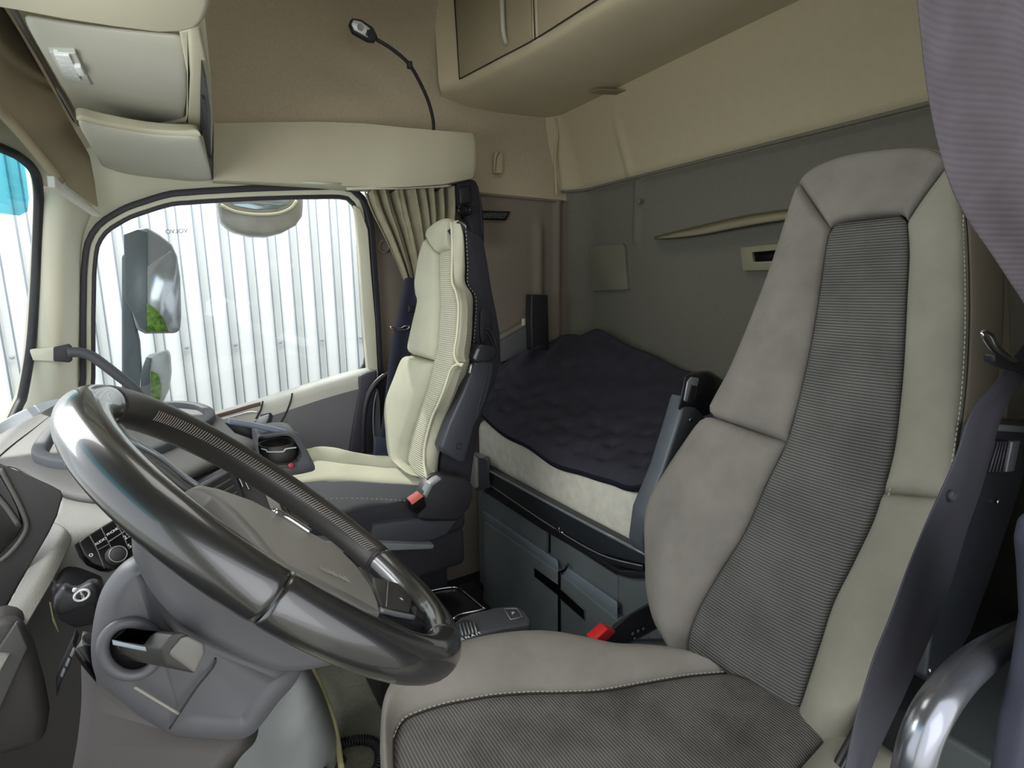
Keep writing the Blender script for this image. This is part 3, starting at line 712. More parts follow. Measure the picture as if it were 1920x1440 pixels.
# ================================================================ SEATS
# --- driver seat : backrest plane leaning back
BN = Vector((-1, 0, .379)).normalized()     # forward normal
BO = Vector((.80, .5, .446))
BP = (BN, BO)
def sp(l, off=0): return pts(l, P=(BN, BO+BN*off))
UPV = Vector((.379, 0, 1)).normalized()
ds = empty('driver_chair', (.75, .58, FZ), 'large grey velour driver seat with dark ribbed centre, nearest to the camera', 'seat')
Lup = [(1556, 425), (1548, 480), (1538, 560), (1523, 650), (1503, 740), (1480, 828)]         # stripe left edge, top part
Lout = [(1500, 345), (1478, 405), (1450, 490), (1412, 590), (1378, 670), (1345, 745), (1333, 770), (1340, 783)]
hfn = None
pillow('upper_side_bolster', Lout, Lup, BN, 0, M_seat) if 0 else None
def seatpiece(name, A, B, m, H=.03, r=.03, rv=.02, back=.05, base=-.012, parent=ds, crest=0, sp=sp, n=BN, **k):
    return pillow(name, sp(A), sp(B), n, .013, m, parent, r=.012, rv=.010, back=back, base=.002, crest=crest+.004, **k)
seatpiece('side_bolster', [(1500, 345), (1487, 380), (1452, 490), (1412, 595), (1372, 690), (1340, 750), (1333, 768), (1340, 782)],
          [(1560, 430), (1551, 480), (1540, 560), (1525, 650), (1505, 740), (1487, 800), (1479, 830)], M_seat, H=.03, crest=.012)
seatpiece('side_bolster', [(1340, 783), (1316, 790), (1283, 835), (1250, 885), (1220, 938), (1212, 985), (1214, 1050), (1216, 1100), (1228, 1155), (1250, 1195), (1300, 1262)],
          [(1479, 830), (1462, 865), (1440, 910), (1400, 1000), (1350, 1080), (1312, 1148), (1295, 1200), (1297, 1240), (1310, 1272)], M_seat, H=.032, crest=.022)
ctr = seatpiece('ribbed_centre', [(1566, 422), (1558, 440), (1550, 480), (1539, 560), (1524, 650), (1504, 740), (1479, 830), (1440, 910), (1400, 1000), (1350, 1080), (1312, 1148), (1295, 1200), (1297, 1240), (1320, 1278)],
          [(1690, 404), (1704, 420), (1708, 480), (1704, 560), (1698, 680), (1691, 760), (1681, 840), (1665, 905), (1640, 980), (1602, 1060), (1567, 1130), (1541, 1210), (1512, 1300), (1497, 1350), (1497, 1405)], M_rib, H=.022, r=.02, rv=.02, crest=.004)
seatpiece('head_panel', [(1500, 343), (1528, 318), (1590, 294), (1680, 281), (1745, 282), (1783, 303)],
          [(1558, 428), (1572, 416), (1600, 409), (1650, 404), (1690, 403), (1704, 416)], M_seat, H=.028, r=.025, rv=.01, crest=-.004)
seatpiece('side_bolster', [(1704, 418), (1708, 480), (1704, 560), (1698, 680), (1691, 760), (1681, 840), (1666, 902), (1658, 925)],
          [(1783, 303), (1800, 345), (1811, 420), (1815, 500), (1816, 600), (1812, 700), (1803, 790), (1790, 870), (1780, 935)], M_seatlt, H=.028, crest=.008)
seatpiece('side_bolster', [(1658, 925), (1640, 980), (1602, 1060), (1567, 1130), (1541, 1210), (1512, 1300), (1497, 1350), (1502, 1405), (1530, 1440)],
          [(1780, 935), (1765, 1000), (1738, 1080), (1700, 1170), (1660, 1260), (1625, 1330), (1600, 1400), (1590, 1450), (1580, 1500)], M_seatlt, H=.03, crest=.014)
# seam lines and piping
def pipe(name, l, m, r, off, parent=ds, n=60): return tube(name, sp(l, off), r, m, parent, n=n, seg=8)
pipe('piping', [(1783, 303), (1802, 345), (1813, 420), (1817, 500), (1818, 600), (1814, 700), (1804, 790), (1790, 870), (1780, 935)], M_seam, .003, -.006)
pipe('piping', [(1500, 345), (1528, 318), (1590, 294), (1680, 281), (1745, 282), (1783, 303)], M_seatlt, .003, -.004)
def stitches(name, l, m, off, step=.008, L=.005, r=.0009, parent=ds, spf=sp):
    P = catmull(spf(l, off), 400); T = sum((P[i+1]-P[i]).length for i in range(399)); n = max(4, int(T/step)); Q = resample(P, n)
    vs = []; fs = []
    for i in range(n-1):
        a = Q[i]; d = (Q[i+1]-Q[i]).normalized(); b = a+d*L; s1 = d.orthogonal().normalized()*r; s2 = d.cross(s1).normalized()*r
        k = len(vs); vs += [a+s1, a+s2, a-s1, a-s2, b+s1, b+s2, b-s1, b-s2]
        fs += [(k, k+1, k+5, k+4), (k+1, k+2, k+6, k+5), (k+2, k+3, k+7, k+6), (k+3, k, k+4, k+7), (k, k+1, k+2, k+3), (k+4, k+5, k+6, k+7)]
    return mesh(name, vs, fs, m, parent, smooth=False)
stitches('stitching', [(1712, 425), (1716, 480), (1712, 560), (1706, 680), (1699, 760), (1689, 840), (1673, 905), (1648, 980), (1610, 1060), (1575, 1130), (1549, 1210), (1520, 1300)], M_stitch, .012)
stitches('stitching', [(1808, 345), (1806, 430), (1809, 500), (1810, 600), (1806, 700), (1797, 790), (1784, 870)], M_stitch, .010)
stitches('stitching', [(1492, 385), (1458, 492), (1418, 597), (1380, 690), (1346, 752)], M_stitch, .012)
# shell: side and back
out = [(1500, 345), (1528, 320), (1590, 297), (1680, 284), (1745, 285), (1781, 306), (1798, 345), (1810, 420), (1814, 500), (1814, 600), (1810, 700), (1801, 790), (1788, 870), (1763, 1000), (1698, 1170), (1623, 1330), (1580, 1450), (1460, 1440), (1300, 1275),
       (1255, 1200), (1233, 1150), (1222, 1050), (1220, 985), (1228, 940), (1256, 888), (1290, 838), (1342, 780), (1340, 755), (1378, 690), (1418, 597), (1458, 492), (1490, 385)]
sf = sp(out, -.02)
ymid = sum(p.y for p in sf)/len(sf)
hexa('side_panel', sf, [p-BN*.112+Vector((0, -.035 if (p.y < ymid and p.z > .75) else 0, 0)) for p in sf], mat('seat_side_taupe', (132, 124, 110), .95, bump=.2, scale=700, var=.05), ds, bevel=.02, seg=4)
sc_ = [uv(sum(sf, Vector())/len(sf), p, .97)-BN*.108 for p in sf]
slab('back_shell', sc_, -BN*.015, M_black, ds, bevel=.02, seg=3)
# cushion
CN = Vector((-.10, 0, 1)).normalized()
def cp(l, Z): return pts(l, Z=Z)
cush_rows = []
fl = [(716, 1470), (712, 1400), (714, 1345), (720, 1305), (738, 1268), (772, 1238), (830, 1213), (900, 1192), (970, 1182), (1030, 1182), (1085, 1192), (1140, 1205), (1200, 1209), (1262, 1218), (1310, 1240)]
seam = [(742, 1500), (738, 1440), (738, 1385), (752, 1355), (775, 1340), (830, 1322), (880, 1312), (930, 1304), (990, 1300), (1050, 1299), (1110, 1297), (1150, 1292), (1210, 1281), (1290, 1268), (1360, 1262)]
A = [at(x, y, Z=.515) for x, y in fl]; B = [at(x, y, Z=.50) for x, y in seam]
pillow('cushion_bolster', A, B, (0, 0, 1), .02, M_seat, ds, nu=24, nv=60, r=.05, rv=.0, back=.10, base=-.008, crest=.012)
# ribbed part from the seam to the near side
B2 = [at(x, y, Z=.50) for x, y in seam]
Cc = [Vector((.20, .33, .50)), Vector((.22, .33, .50)), Vector((.25, .33, .50)), Vector((.35, .33, .50)), Vector((.45, .33, .50)), Vector((.55, .335, .50)), Vector((.63, .345, .50)), Vector((.70, .355, .50)), Vector((.86, .37, .50))]
pillow('ribbed_cushion', B2, Cc, (0, 0, 1), .012, M_ribc, ds, nu=24, nv=60, r=.03, rv=0, back=.10, base=-.006)
tube('cushion_seam', [p+Vector((0, 0, .0)) for p in B2], .002, M_seam, ds, n=80)
stitches('cushion_stitching', [(a, b-3) for a, b in seam[2:]], M_stitch, 0, spf=lambda l, o: [at(x, y, Z=.5075) for x, y in l])
Dd = [p+Vector((0, -.10, -.01)) for p in Cc]
pillow('cushion_near_bolster', Cc, Dd, (0, 0, 1), .025, M_seatlt, ds, nu=14, nv=40, r=.03, rv=.02, back=.10, base=-.008)
box('seat_base', (.60, .55, .18), (.36, .34, .42), M_black, ds, bevel=.03)
box('seat_pedestal', (.62, .55, -.08), (.34, .32, .14), M_black, ds, bevel=.01)
# far armrest, folded up
def arm(parent_label, polyA, headpoly, Y, Y2, nm='folded_armrest', cat='armrest'):
    pass
fa = slab('armrest', pts([(1287, 742), (1330, 790), (1300, 850), (1262, 950), (1240, 1040), (1210, 1040), (1204, 1020), (1212, 960), (1245, 880), (1270, 800)], Y=.86), (0, .05, 0), mat('armrest_slate', (82, 88, 94), .4), ds, bevel=.008)
hexa('armrest_end', pts([(1284, 702), (1322, 696), (1340, 704), (1318, 765), (1283, 760), (1270, 770)], Y=.855), pts([(1290, 698), (1330, 694), (1356, 712), (1338, 775), (1300, 790), (1275, 775)], Y=.93), M_black, fa, bevel=.008)
slab('latch_slot', pts([(1290, 715), (1297, 707), (1312, 709), (1309, 722), (1306, 738), (1300, 757), (1283, 752)], Y=.852), (0, .01, 0), M_alu, fa, bevel=.003)
slab('latch_grip', pts([(1297, 722), (1308, 724), (1300, 757), (1288, 754)], Y=.849), (0, .01, 0), M_rubber, fa, bevel=.002)
lathe('screw', at(1294, 787, Y=.855), (0, -1, 0), [(.005, 0), (.005, .003), (.002, .003)], M_chrome, fa, n=16)
# inner buckle stalk
bs = hexa('buckle_arm', pts([(1150, 1178), (1185, 1150), (1215, 1135), (1240, 1150), (1235, 1175), (1180, 1205), (1150, 1215), (1135, 1205)], Y=.86), pts([(1150, 1170), (1190, 1145), (1220, 1128), (1245, 1150), (1240, 1175), (1185, 1205), (1150, 1215), (1135, 1205)], Y=.90), M_black, ds, bevel=.004)
slab('buckle_button', pts([(1113, 1203), (1140, 1179), (1156, 1184), (1130, 1211)], Y=.855), (0, .03, 0), M_red, bs, bevel=.003)
for a_, b_ in ((1186, 1188), (1196, 1183), (1206, 1179), (1190, 1197), (1215, 1196)):
    lathe('rivet', at(a_, b_, Y=.858), (0, -1, 0), [(.004, 0), (.004, .002), (.001, .002)], M_alu, bs, n=10)
# near armrest / height lever unit
na = slab('near_armrest', pts([(1858, 800), (1925, 790), (1925, 880), (1900, 960), (1860, 1080), (1820, 1190), (1760, 1290), (1738, 1270), (1750, 1180), (1790, 1060), (1822, 960), (1846, 870)], Y=.275), (0, .035, 0), mat('near_arm_black', (52, 56, 64), .4), ds, bevel=.006)
slab('latch_top', pts([(1868, 797), (1925, 800), (1925, 812), (1866, 808)], Y=.268), (0, .01, 0), M_alu, na, bevel=.002)
slab('latch_grip', pts([(1868, 826), (1892, 826), (1884, 888), (1850, 886)], Y=.268), (0, .01, 0), M_rubber, na, bevel=.002)
for q in range(5): tube('grip_rib', pts([(1872+q*5, 828), (1855+q*6.5, 885)], Y=.267), .0009, mat('grip_grey', (84, 84, 92), .5), na, n=3)
slab('latch_edge', pts([(1900, 828), (1914, 826), (1902, 884), (1888, 886)], Y=.268), (0, .01, 0), M_alu, na, bevel=.002)
lathe('screw', at(1869, 940, Y=.272), (0, -1, 0), [(.004, 0), (.004, .003), (.0015, .003)], M_chrome, na, n=16)
lathe('screw', at(1742, 1256, Y=.27), (0, -1, 0), [(.003, 0), (.003, .003), (.0015, .003)], M_chrome, na, n=16)
slab('rear_side_cover', pts([(1560, 1480), (1640, 1330), (1700, 1190), (1760, 1060), (1810, 940), (1850, 800), (1990, 780), (1990, 1500)], Y=.315), (0, .015, 0), M_boxdark, ds, bevel=.004)
Rr = [(1783, 303), (1800, 345), (1812, 420), (1816, 500), (1817, 600), (1813, 700), (1806, 770), (1796, 840)]
Rb = [(1800, 283), (1842, 335), (1868, 410), (1882, 490), (1884, 560), (1880, 640), (1868, 720), (1850, 800)]
fa_ = sp(Rr, .002); bb_ = [at(x, y, X=p.x+.13) for (x, y), p in zip(Rb, fa_)]
rows = [catmull(fa_, 30), [uv(p, q, .3)+Vector((0, -.010, 0)) for p, q in zip(catmull(fa_, 30), catmull(bb_, 30))], [uv(p, q, .75)+Vector((0, -.008, 0)) for p, q in zip(catmull(fa_, 30), catmull(bb_, 30))], catmull(bb_, 30)]
rows.append([p+Vector((.01, .05, 0)) for p in rows[-1]])
grid('near_side_bolster', rows, MATS['seat_side_taupe'], ds, sub=1, solid=.004)
# driver belt
db = empty('driver_seat_belt', (.9, .25, .9), 'purple-grey seat belt webbing running down the near side of the driver seat', 'seat belt')
le = [(1950, 610), (1905, 660), (1868, 712), (1832, 752), (1812, 790), (1792, 850), (1768, 905), (1738, 970), (1700, 1062), (1662, 1165), (1634, 1235), (1604, 1340), (1582, 1440), (1570, 1500)]
re_ = [(1990, 640), (1930, 700), (1892, 752), (1872, 800), (1860, 850), (1840, 925), (1812, 1005), (1788, 1085), (1752, 1180), (1716, 1262), (1690, 1320), (1656, 1390), (1630, 1450), (1610, 1500)]
YB = .245
a = catmull([at(x, y, Y=YB) for x, y in le], 50); b = catmull([at(x, y, Y=YB+.0) for x, y in re_], 50)
rows = [[p, uv(p, q, .25)+Vector((0, -.004+.003*math.sin(i*.5), 0)), uv(p, q, .5)+Vector((0, .002*math.sin(i*.4+1), 0)), uv(p, q, .75)+Vector((0, -.003+.003*math.sin(i*.35), 0)), q] for i, (p, q) in enumerate(zip(a, b))]
grid('webbing', rows, M_belt, db, sub=1, solid=.0015)
lathe('stop_button', at(1785, 930, Y=YB-.007), (0, -1, 0), [(.0068, -.005), (.0068, .002), (.0055, .003), (.0045, .0015)], M_belt, db, n=24)
tube('tongue', pts([(1841, 624), (1858, 626), (1872, 650), (1898, 672), (1905, 678), (1880, 668), (1860, 654)], Y=YB-.012), .0022, M_chrome, db, closed=True, n=40)
slab('tongue_cover', pts([(1866, 664), (1888, 668), (1935, 690), (1935, 705), (1885, 690), (1866, 680)], Y=YB-.01), (0, .012, 0), M_black, db, bevel=.003)
# --- passenger seat (upright, more forward)
PN = Vector((-1, 0, .218)).normalized(); PO = Vector((.53, 1.5, .63))
def pp(l, off=0): return pts(l, P=(PN, PO+PN*off))
ps = empty('passenger_chair', (.45, 1.55, FZ), 'pale grey passenger seat with dark side panels beside the window', 'seat')
def ppiece(name, A, B, m, **k):
    k.setdefault('H', .025); k.setdefault('r', .025); k.setdefault('rv', .02); k.setdefault('back', .04); k.setdefault('base', -.01); k.setdefault('crest', .008)
    H = k.pop('H'); A = pp(A) if not isinstance(A[0], Vector) else A; B = pp(B) if not isinstance(B[0], Vector) else B
    return pillow(name, A, B, PN, H, m, ps, **k)
ppiece('side_bolster', [(801, 442), (795, 462), (790, 480), (785, 510), (782, 530), (784, 552), (787, 566), (777, 610), (770, 640), (768, 655), (769, 664)],
       [(822, 474), (824, 480), (824, 505), (825, 530), (826, 552), (826, 570), (824, 610), (820, 653), (817, 665), (816, 672), (814, 677)], M_pseat)
ppiece('side_bolster', [(769, 666), (759, 676), (747, 707), (733, 743), (729, 768), (731, 800), (738, 849), (750, 861), (769, 880)],
       [(814, 678), (812, 690), (803, 727), (790, 765), (779, 800), (768, 835), (765, 863), (773, 880), (790, 897)], M_pseat, H=.03, crest=.015)
ppiece('ribbed_centre', [(826, 466), (824, 480), (825, 530), (826, 570), (824, 610), (820, 653), (814, 678), (803, 727), (790, 765), (779, 800), (768, 835), (765, 863), (773, 880), (790, 900)],
       [(844, 462), (846, 480), (846, 527), (853, 547), (856, 577), (854, 627), (850, 660), (848, 683), (833, 727), (820, 757), (807, 786), (796, 832), (793, 863), (805, 910)], M_prib, H=.014, r=.012, crest=.002)
ppiece('head_panel', [(800, 443), (805, 428), (823, 413), (838, 408), (846, 414)], [(822, 475), (826, 472), (832, 470), (840, 469), (846, 469)], M_pseat, H=.022, rv=.006)
# near bolster: rolls from the front plane round to the side plane
YS = 1.345
Bt = [(846, 417), (847, 450), (847, 480), (847, 527), (854, 547), (858, 577), (856, 627), (851, 660), (856, 677)]
Dt = [(862, 412), (872, 440), (875, 497), (875, 530), (888, 552), (890, 577), (885, 643), (878, 672), (874, 686)]
def roll(nm, Bp, Dp, off=.02):
    a = catmull(pp(Bp, off), 40); b = catmull(pts(Dp, Y=YS), 40); rows = []
    for i, (p, q) in enumerate(zip(a, b)):
        e = math.sqrt(max(0, 1-abs(2*i/39-1)**16))
        m1 = uv(p, q, .3)+Vector((-.012, -.006, 0))*e; m2 = uv(p, q, .7)+Vector((-.006, -.012, 0))*e
        inn = p-PN*.03; out = q+Vector((.0, .03, 0))
        rows.append([inn, p, m1, m2, q, out])
    return grid(nm, rows, M_pseat, ps, sub=1)
roll('near_bolster', Bt, Dt)
roll('near_bolster', [(852, 683), (845, 693), (834, 727), (822, 757), (809, 786), (797, 832), (795, 863), (797, 890), (806, 908)],
     [(874, 688), (871, 710), (857, 752), (850, 776), (842, 800), (827, 849), (824, 870), (823, 884), (824, 896)])
tube('piping', pp([(846, 417), (848, 450), (848, 480), (848, 527), (855, 547), (860, 577), (857, 627), (852, 660), (856, 677), (866, 686)], .022), .0035, M_pipe, ps, n=60, seg=8)
tube('piping', pp([(868, 683), (855, 684), (845, 694), (834, 727), (822, 757), (809, 786), (797, 832), (795, 863), (797, 880), (800, 896)], .022), .0036, M_pipe, ps, n=60, seg=8)
# dark side panel and back
slab('side_panel', pts([(858, 411), (874, 425), (882, 432), (897, 440), (907, 450), (915, 495), (923, 547), (931, 585), (938, 625), (940, 677), (932, 705), (923, 727), (907, 765), (890, 850), (880, 925), (822, 900), (824, 880), (828, 849), (842, 800), (857, 752), (872, 710), (876, 686), (886, 643), (891, 577), (888, 552), (876, 530), (876, 497), (873, 440)], Y=YS+.004), (.03, .20, -.03), M_navy, ps, bevel=.012)
slab('side_slot', pts([(901, 585), (906, 578), (916, 580), (922, 600), (924, 625), (912, 640), (903, 645), (900, 620)], Y=YS-.004), (0, .01, 0), M_rubber, ps, bevel=.003)
tube('side_cable', pts([(911, 615), (920, 622), (928, 640), (930, 652)], Y=YS-.012), .0035, M_rubber, ps, n=20)
tube('side_cable', pts([(909, 622), (917, 630), (924, 645), (926, 655)], Y=YS-.010), .003, M_black, ps, n=20)
def pst(l, Y): return lambda a, b: None
stitches('stitching', [(873, 425), (877, 497), (877, 532), (891, 553), (893, 577), (888, 643), (881, 670), (874, 700), (874, 712), (860, 753), (845, 802)], M_stitch, 0, parent=ps, spf=lambda l, o: pts(l, Y=YS-.001), step=.010)
# folded armrest on the near side
pa = slab('armrest', pts([(893, 672), (926, 680), (925, 700), (914, 745), (900, 780), (889, 800), (872, 866), (864, 868), (832, 850), (827, 840), (843, 795), (868, 738)], Y=1.285), (0, .05, 0), mat('armrest_navy', (58, 60, 68), .45, bump=.1, scale=900), ps, bevel=.008)
slab('armrest_end', pts([(897, 650), (905, 646), (926, 650), (933, 658), (930, 672), (914, 677), (895, 682), (888, 676)], Y=1.275), (0, .065, 0), M_black, pa, bevel=.006)
tube('armrest_groove', pts([(914, 678), (912, 705), (898, 760), (893, 790)], Y=1.283), .002, M_rubber, pa, n=20)
lathe('pivot', at(859, 836, Y=1.287), (0, -1, 0), [(.0095, 0), (.0095, .003), (.007, .003), (.006, .001)], M_rubber, pa, n=24)
slab('latch_slot', pts([(897, 654), (900, 655), (893, 675), (889, 672)], Y=1.272), (0, .01, 0), M_alu, pa, bevel=.001)
slab('hinge_pin', pts([(884, 683), (888, 684), (884, 702), (880, 700)], Y=1.282), (0, .01, 0), M_chrome, pa, bevel=.001)
# cushion
CZ = .665
far = [at(575, 842, Z=.70), at(600, 836, Z=.70), at(630, 838, Z=.70), at(660, 846, Z=.70), at(700, 853, Z=.69), at(740, 857, Z=.685), at(772, 880, Z=.665)]
mid = [at(560, 862, Z=CZ), at(600, 861, Z=CZ), at(640, 866, Z=CZ), at(680, 870, Z=CZ), at(720, 874, Z=CZ), at(750, 876, Z=CZ), at(778, 887, Z=CZ)]
nr = [at(520, 912, Z=CZ-.03), at(560, 906, Z=CZ-.02), at(610, 899, Z=CZ-.015), at(660, 899, Z=CZ-.015), at(720, 903, Z=CZ-.015), at(760, 905, Z=CZ-.015), at(808, 910, Z=CZ-.015)]
pillow('cushion_bolster', far, mid, (0, 0, 1), .02, M_pseat, ps, r=.04, rv=0, back=.1, base=-.01)
pillow('cushion_top', mid, nr, (0, 0, 1), .012, M_pseat, ps, r=.02, rv=0, back=.1, base=-.01)
YC = nr[3].y-.004
bd_t = [Vector((p.x, p.y-.002, p.z-.004)) for p in nr]
bd_b = [at(x, y, Y=p.y-.012) for (x, y), p in zip([(520, 938), (560, 934), (610, 932), (660, 931), (720, 933), (760, 936), (800, 940)], nr)]
grid('cushion_border', [catmull(bd_t, 30), [uv(a, b, .5)+Vector((0, -.008, 0)) for a, b in zip(catmull(bd_t, 30), catmull(bd_b, 30))], catmull(bd_b, 30)], mat('cushion_border_lit_cloth', (214, 208, 192), .95, bump=.2, scale=700), ps, sub=1, solid=.004)  # seat cloth made paler to paint in the light on this border
dk_b = [p+Vector((0, .005, -.10)) for p in bd_b]
grid('valance', [catmull(bd_b, 20), [uv(a, b, .5)+Vector((0, -.006, 0)) for a, b in zip(catmull(bd_b, 20), catmull(dk_b, 20))], catmull(dk_b, 20)], M_navy, ps, sub=1, solid=.004)
stitches('stitching', [(525, 942), (560, 938), (610, 935), (660, 934), (720, 936), (765, 939)], M_stitch, 0, parent=ps, spf=lambda l, o: [at(x, y, Y=1.27) for x, y in l], step=.012)
x0 = min(p.x for p in nr)
box('cushion_core', ((x0+.62)/2+.02, 1.53, .58), (.62-x0, .46, .13), M_navy, ps, bevel=.02)
slab('side_cover', pts([(805, 910), (824, 897), (844, 893), (877, 898), (889, 913), (887, 936), (880, 955), (869, 967), (858, 976), (845, 978), (785, 975), (783, 970), (788, 945), (795, 926)], Y=1.262), (0, .06, 0), M_black, ps, bevel=.008)
slab('side_cover_lower', pts([(700, 985), (760, 978), (785, 972), (800, 977), (858, 976), (848, 990), (838, 1003), (810, 1015), (740, 1022), (690, 1024)], Y=1.27), (0, .08, 0), mat('seat_skirt', (52, 53, 60), .6), ps, bevel=.006)
slab('seat_track', pts([(560, 1020), (700, 1018), (815, 1022), (812, 1030), (700, 1034), (560, 1040)], Y=1.25), (0, .1, 0), M_box, ps, bevel=.003)
box('seat_pedestal', (.54, 1.62, .12), (.24, .26, .52), M_black, ps, bevel=.01)
box('seat_pan', (.44, 1.55, .45), (.42, .44, .12), M_navy, ps, bevel=.02)
bu = slab('buckle', pts([(768, 940), (782, 927), (797, 934), (800, 950), (783, 966), (770, 958)], Y=1.245), (0, .025, 0), M_boxdark, ps, bevel=.003)
slab('buckle_button', pts([(767, 938), (787, 924), (795, 931), (773, 947)], Y=1.242), (0, .02, 0), M_pink, bu, bevel=.002)
slab('cover_edge', pts([(795, 930), (806, 908), (826, 896), (830, 899), (812, 912), (800, 936)], Y=1.258), (0, .03, 0), mat('cover_edge_light', (120, 122, 124), .4), ps, bevel=.003)

# ================================================================ CURTAIN + PASSENGER BELT
topx = [683, 694, 704, 712, 720, 730, 738, 748, 758, 768, 778, 790, 802, 814, 826, 838, 850]
nc = 110; rows = []
Ltop = [(683, 352), (697, 395), (722, 445), (745, 495), (763, 540), (776, 568), (786, 592)]
Rtop = [(852, 350), (853, 400), (846, 450), (835, 500), (822, 540), (812, 570), (808, 596)]
Lc = catmull(pts(Ltop, Y=2.02), 60); Rc = catmull(pts(Rtop, Y=2.04), 60)
for i in range(60):
    t = i/59; row = []
    for j in range(nc):
        u = j/(nc-1)
        amp = .022*(1-t)**.5*.8+.010
        ph = u*2*math.pi*8.0
        y = amp*math.sin(ph+1.2*math.sin(u*9))+.35*amp*math.sin(ph*1.9+t*2)
        # top gathers: loops dropping between hooks
        dz = -.018*max(0, math.sin(ph*.5+.6))**2*max(0, 1-t*6)
        row.append(uv(Lc[i], Rc[i], u)+Vector((.004*math.cos(ph), y, dz)))
    rows.append(row)
ct = grid('window_curtain', rows, M_curt, sub=1, solid=.0012)
tag(ct, 'gathered olive striped curtain tied back beside the passenger window', 'curtain')
cp_ = empty('passenger_seat_belt', (.75, 2.0, .9), 'navy seat belt webbing hanging behind the passenger seat near the door seal', 'seat belt')
le = [(757, 520), (750, 560), (743, 600), (733, 643), (723, 727), (716, 790), (706, 853)]; re_ = [(790, 520), (786, 560), (780, 600), (772, 650), (758, 727), (745, 800), (734, 853)]
a = catmull(pts(le, Y=1.93), 30); b = catmull(pts(re_, Y=1.93), 30)
grid('webbing', [[p, uv(p, q, .3)+Vector((0, -.006, 0)), uv(p, q, .6)+Vector((0, .004, 0)), q] for p, q in zip(a, b)], M_beltn, cp_, sub=1, solid=.0015)
slab('anchor', pts([(704, 820), (728, 822), (731, 858), (702, 858)], Y=1.92), (0, .02, 0), mat('anchor_slate', (72, 78, 96), .5), cp_, bevel=.003)
tube('tongue', pts([(732, 612), (741, 615), (752, 615), (760, 611), (768, 612), (764, 617), (750, 619), (738, 618)], Y=1.915), .003, M_chrome, cp_, closed=True, n=30)
slab('guide_block', pts([(767, 573), (783, 576), (783, 586), (767, 585)], Y=1.9), (0, .02, 0), M_black, cp_, bevel=.002)
ug = empty('belt_height_adjuster', (.95, 2.05, 1.55), 'black belt anchor hanging under the end of the header shelf', 'belt anchor')
slab('cover', pts([(858, 341), (884, 336), (892, 338), (898, 350), (903, 375), (907, 400), (909, 455), (898, 462), (886, 440), (878, 400), (862, 386)], Y=1.99), (0, .05, 0), M_navy, ug, bevel=.008)
slab('slider', pts([(861, 350), (880, 348), (884, 380), (864, 382)], Y=1.975), (0, .03, 0), M_black, ug, bevel=.004)
tube('ring', pts([(860, 392), (868, 384), (880, 390), (880, 400), (866, 402)], Y=1.97), .006, M_boxdark, ug, closed=True, n=30)
tube('strap_edge', pts([(886, 340), (897, 360), (902, 395), (905, 440)], Y=1.985), .003, M_rubber, ug, n=20)
gt = tube('grab_bar', pts([(730, 700), (716, 708), (700, 725), (688, 750), (682, 790), (681, 860)], Y=1.98), .0105, M_black, n=50)
tag(gt, 'curved black grab bar beside the passenger door seal', 'handle')
st = slab('lower_side_shade', pts([(694, 706), (722, 696), (790, 720), (790, 900), (655, 880), (665, 800), (680, 730)], Y=2.085), (0, .01, 0), mat('navy_shadow_tone', (40, 40, 50), .8), bevel=.003)  # dark sheet with the shade behind the grab bar put into its colour
tag(st, 'dark navy sheet standing for the shade behind the grab bar and seat belt', 'trim')
tag(tube('thin_cable', pts([(706, 735), (701, 760), (700, 800), (704, 855)], Y=1.97), .0025, mat('cable_slate', (110, 122, 140), .4), n=20), 'thin slate-blue cable beside the curved black grab bar', 'cable')
tube_ring = tube('wall_eyelet', [at(720+9*math.cos(q), 462+11*math.sin(q), Y=2.115) for q in [k*.7854 for k in range(8)]], .004, M_midwall, closed=True, n=30)
tag(tube_ring, 'grey ring eyelet on the side wall left of the curtain', 'eyelet')

# ================================================================ STEERING WHEEL
WC = Vector((.0779, .6387, .9289)); TH = .8022
WN_ = Vector((math.cos(TH), .009*math.cos(TH), math.sin(TH))).normalized()   # towards driver
WA = WN_.cross(Vector((0, 1, 0))).normalized(); WB = WN_.cross(WA).normalized()
if WA.z > 0: pass
RR = .23
def wpt(a, r=RR, h=0): return WC+(WA*math.cos(a)+WB*math.sin(a))*r+WN_*h
sw = empty('steering_wheel', WC, 'black leather steering wheel with grey centre pad, nearest the windscreen corner', 'steering wheel')
n = 160; seg = 24
def wproj(p):
    c = ROT.transposed()@(p-EYE); return (960+F*c.x/-c.z, 720-F*c.y/-c.z)
def angof(px, py):
    return min(range(720), key=lambda k: (Vector(wproj(wpt(k*math.pi/360)))-Vector((px, py))).length)*math.pi/360
def rimseg(a0, a1, m, name, r=.0225, n=80):
    P = [wpt(a0+(a1-a0)*i/(n-1)) for i in range(n)]; vs = []; fs = []
    for i in range(n):
        a = a0+(a1-a0)*i/(n-1); rad = (WA*math.cos(a)+WB*math.sin(a))
        edge = min(i, n-1-i); rr = r*(.965 if edge == 0 else .99 if edge == 1 else 1)
        for j in range(seg):
            q = 2*math.pi*j/seg; vs.append(P[i]+(rad*math.cos(q)*1.0+WN_*math.sin(q)*1.0)*rr)
    for i in range(n-1):
        for j in range(seg): fs.append((i*seg+j, i*seg+(j+1) % seg, i*seg+seg+(j+1) % seg, i*seg+seg+j))
    fs += [tuple(range(seg)), tuple(range((n-1)*seg, n*seg))]
    return mesh(name, vs, fs, m, sw)
aTop = angof(192, 772); aNear = angof(510, 1120); aFar = angof(712, 1053); aR = angof(828, 1210)
def wrap(a0, a1):
    """increasing interval"""
    while a1 < a0: a1 += 2*math.pi
    return a0, a1
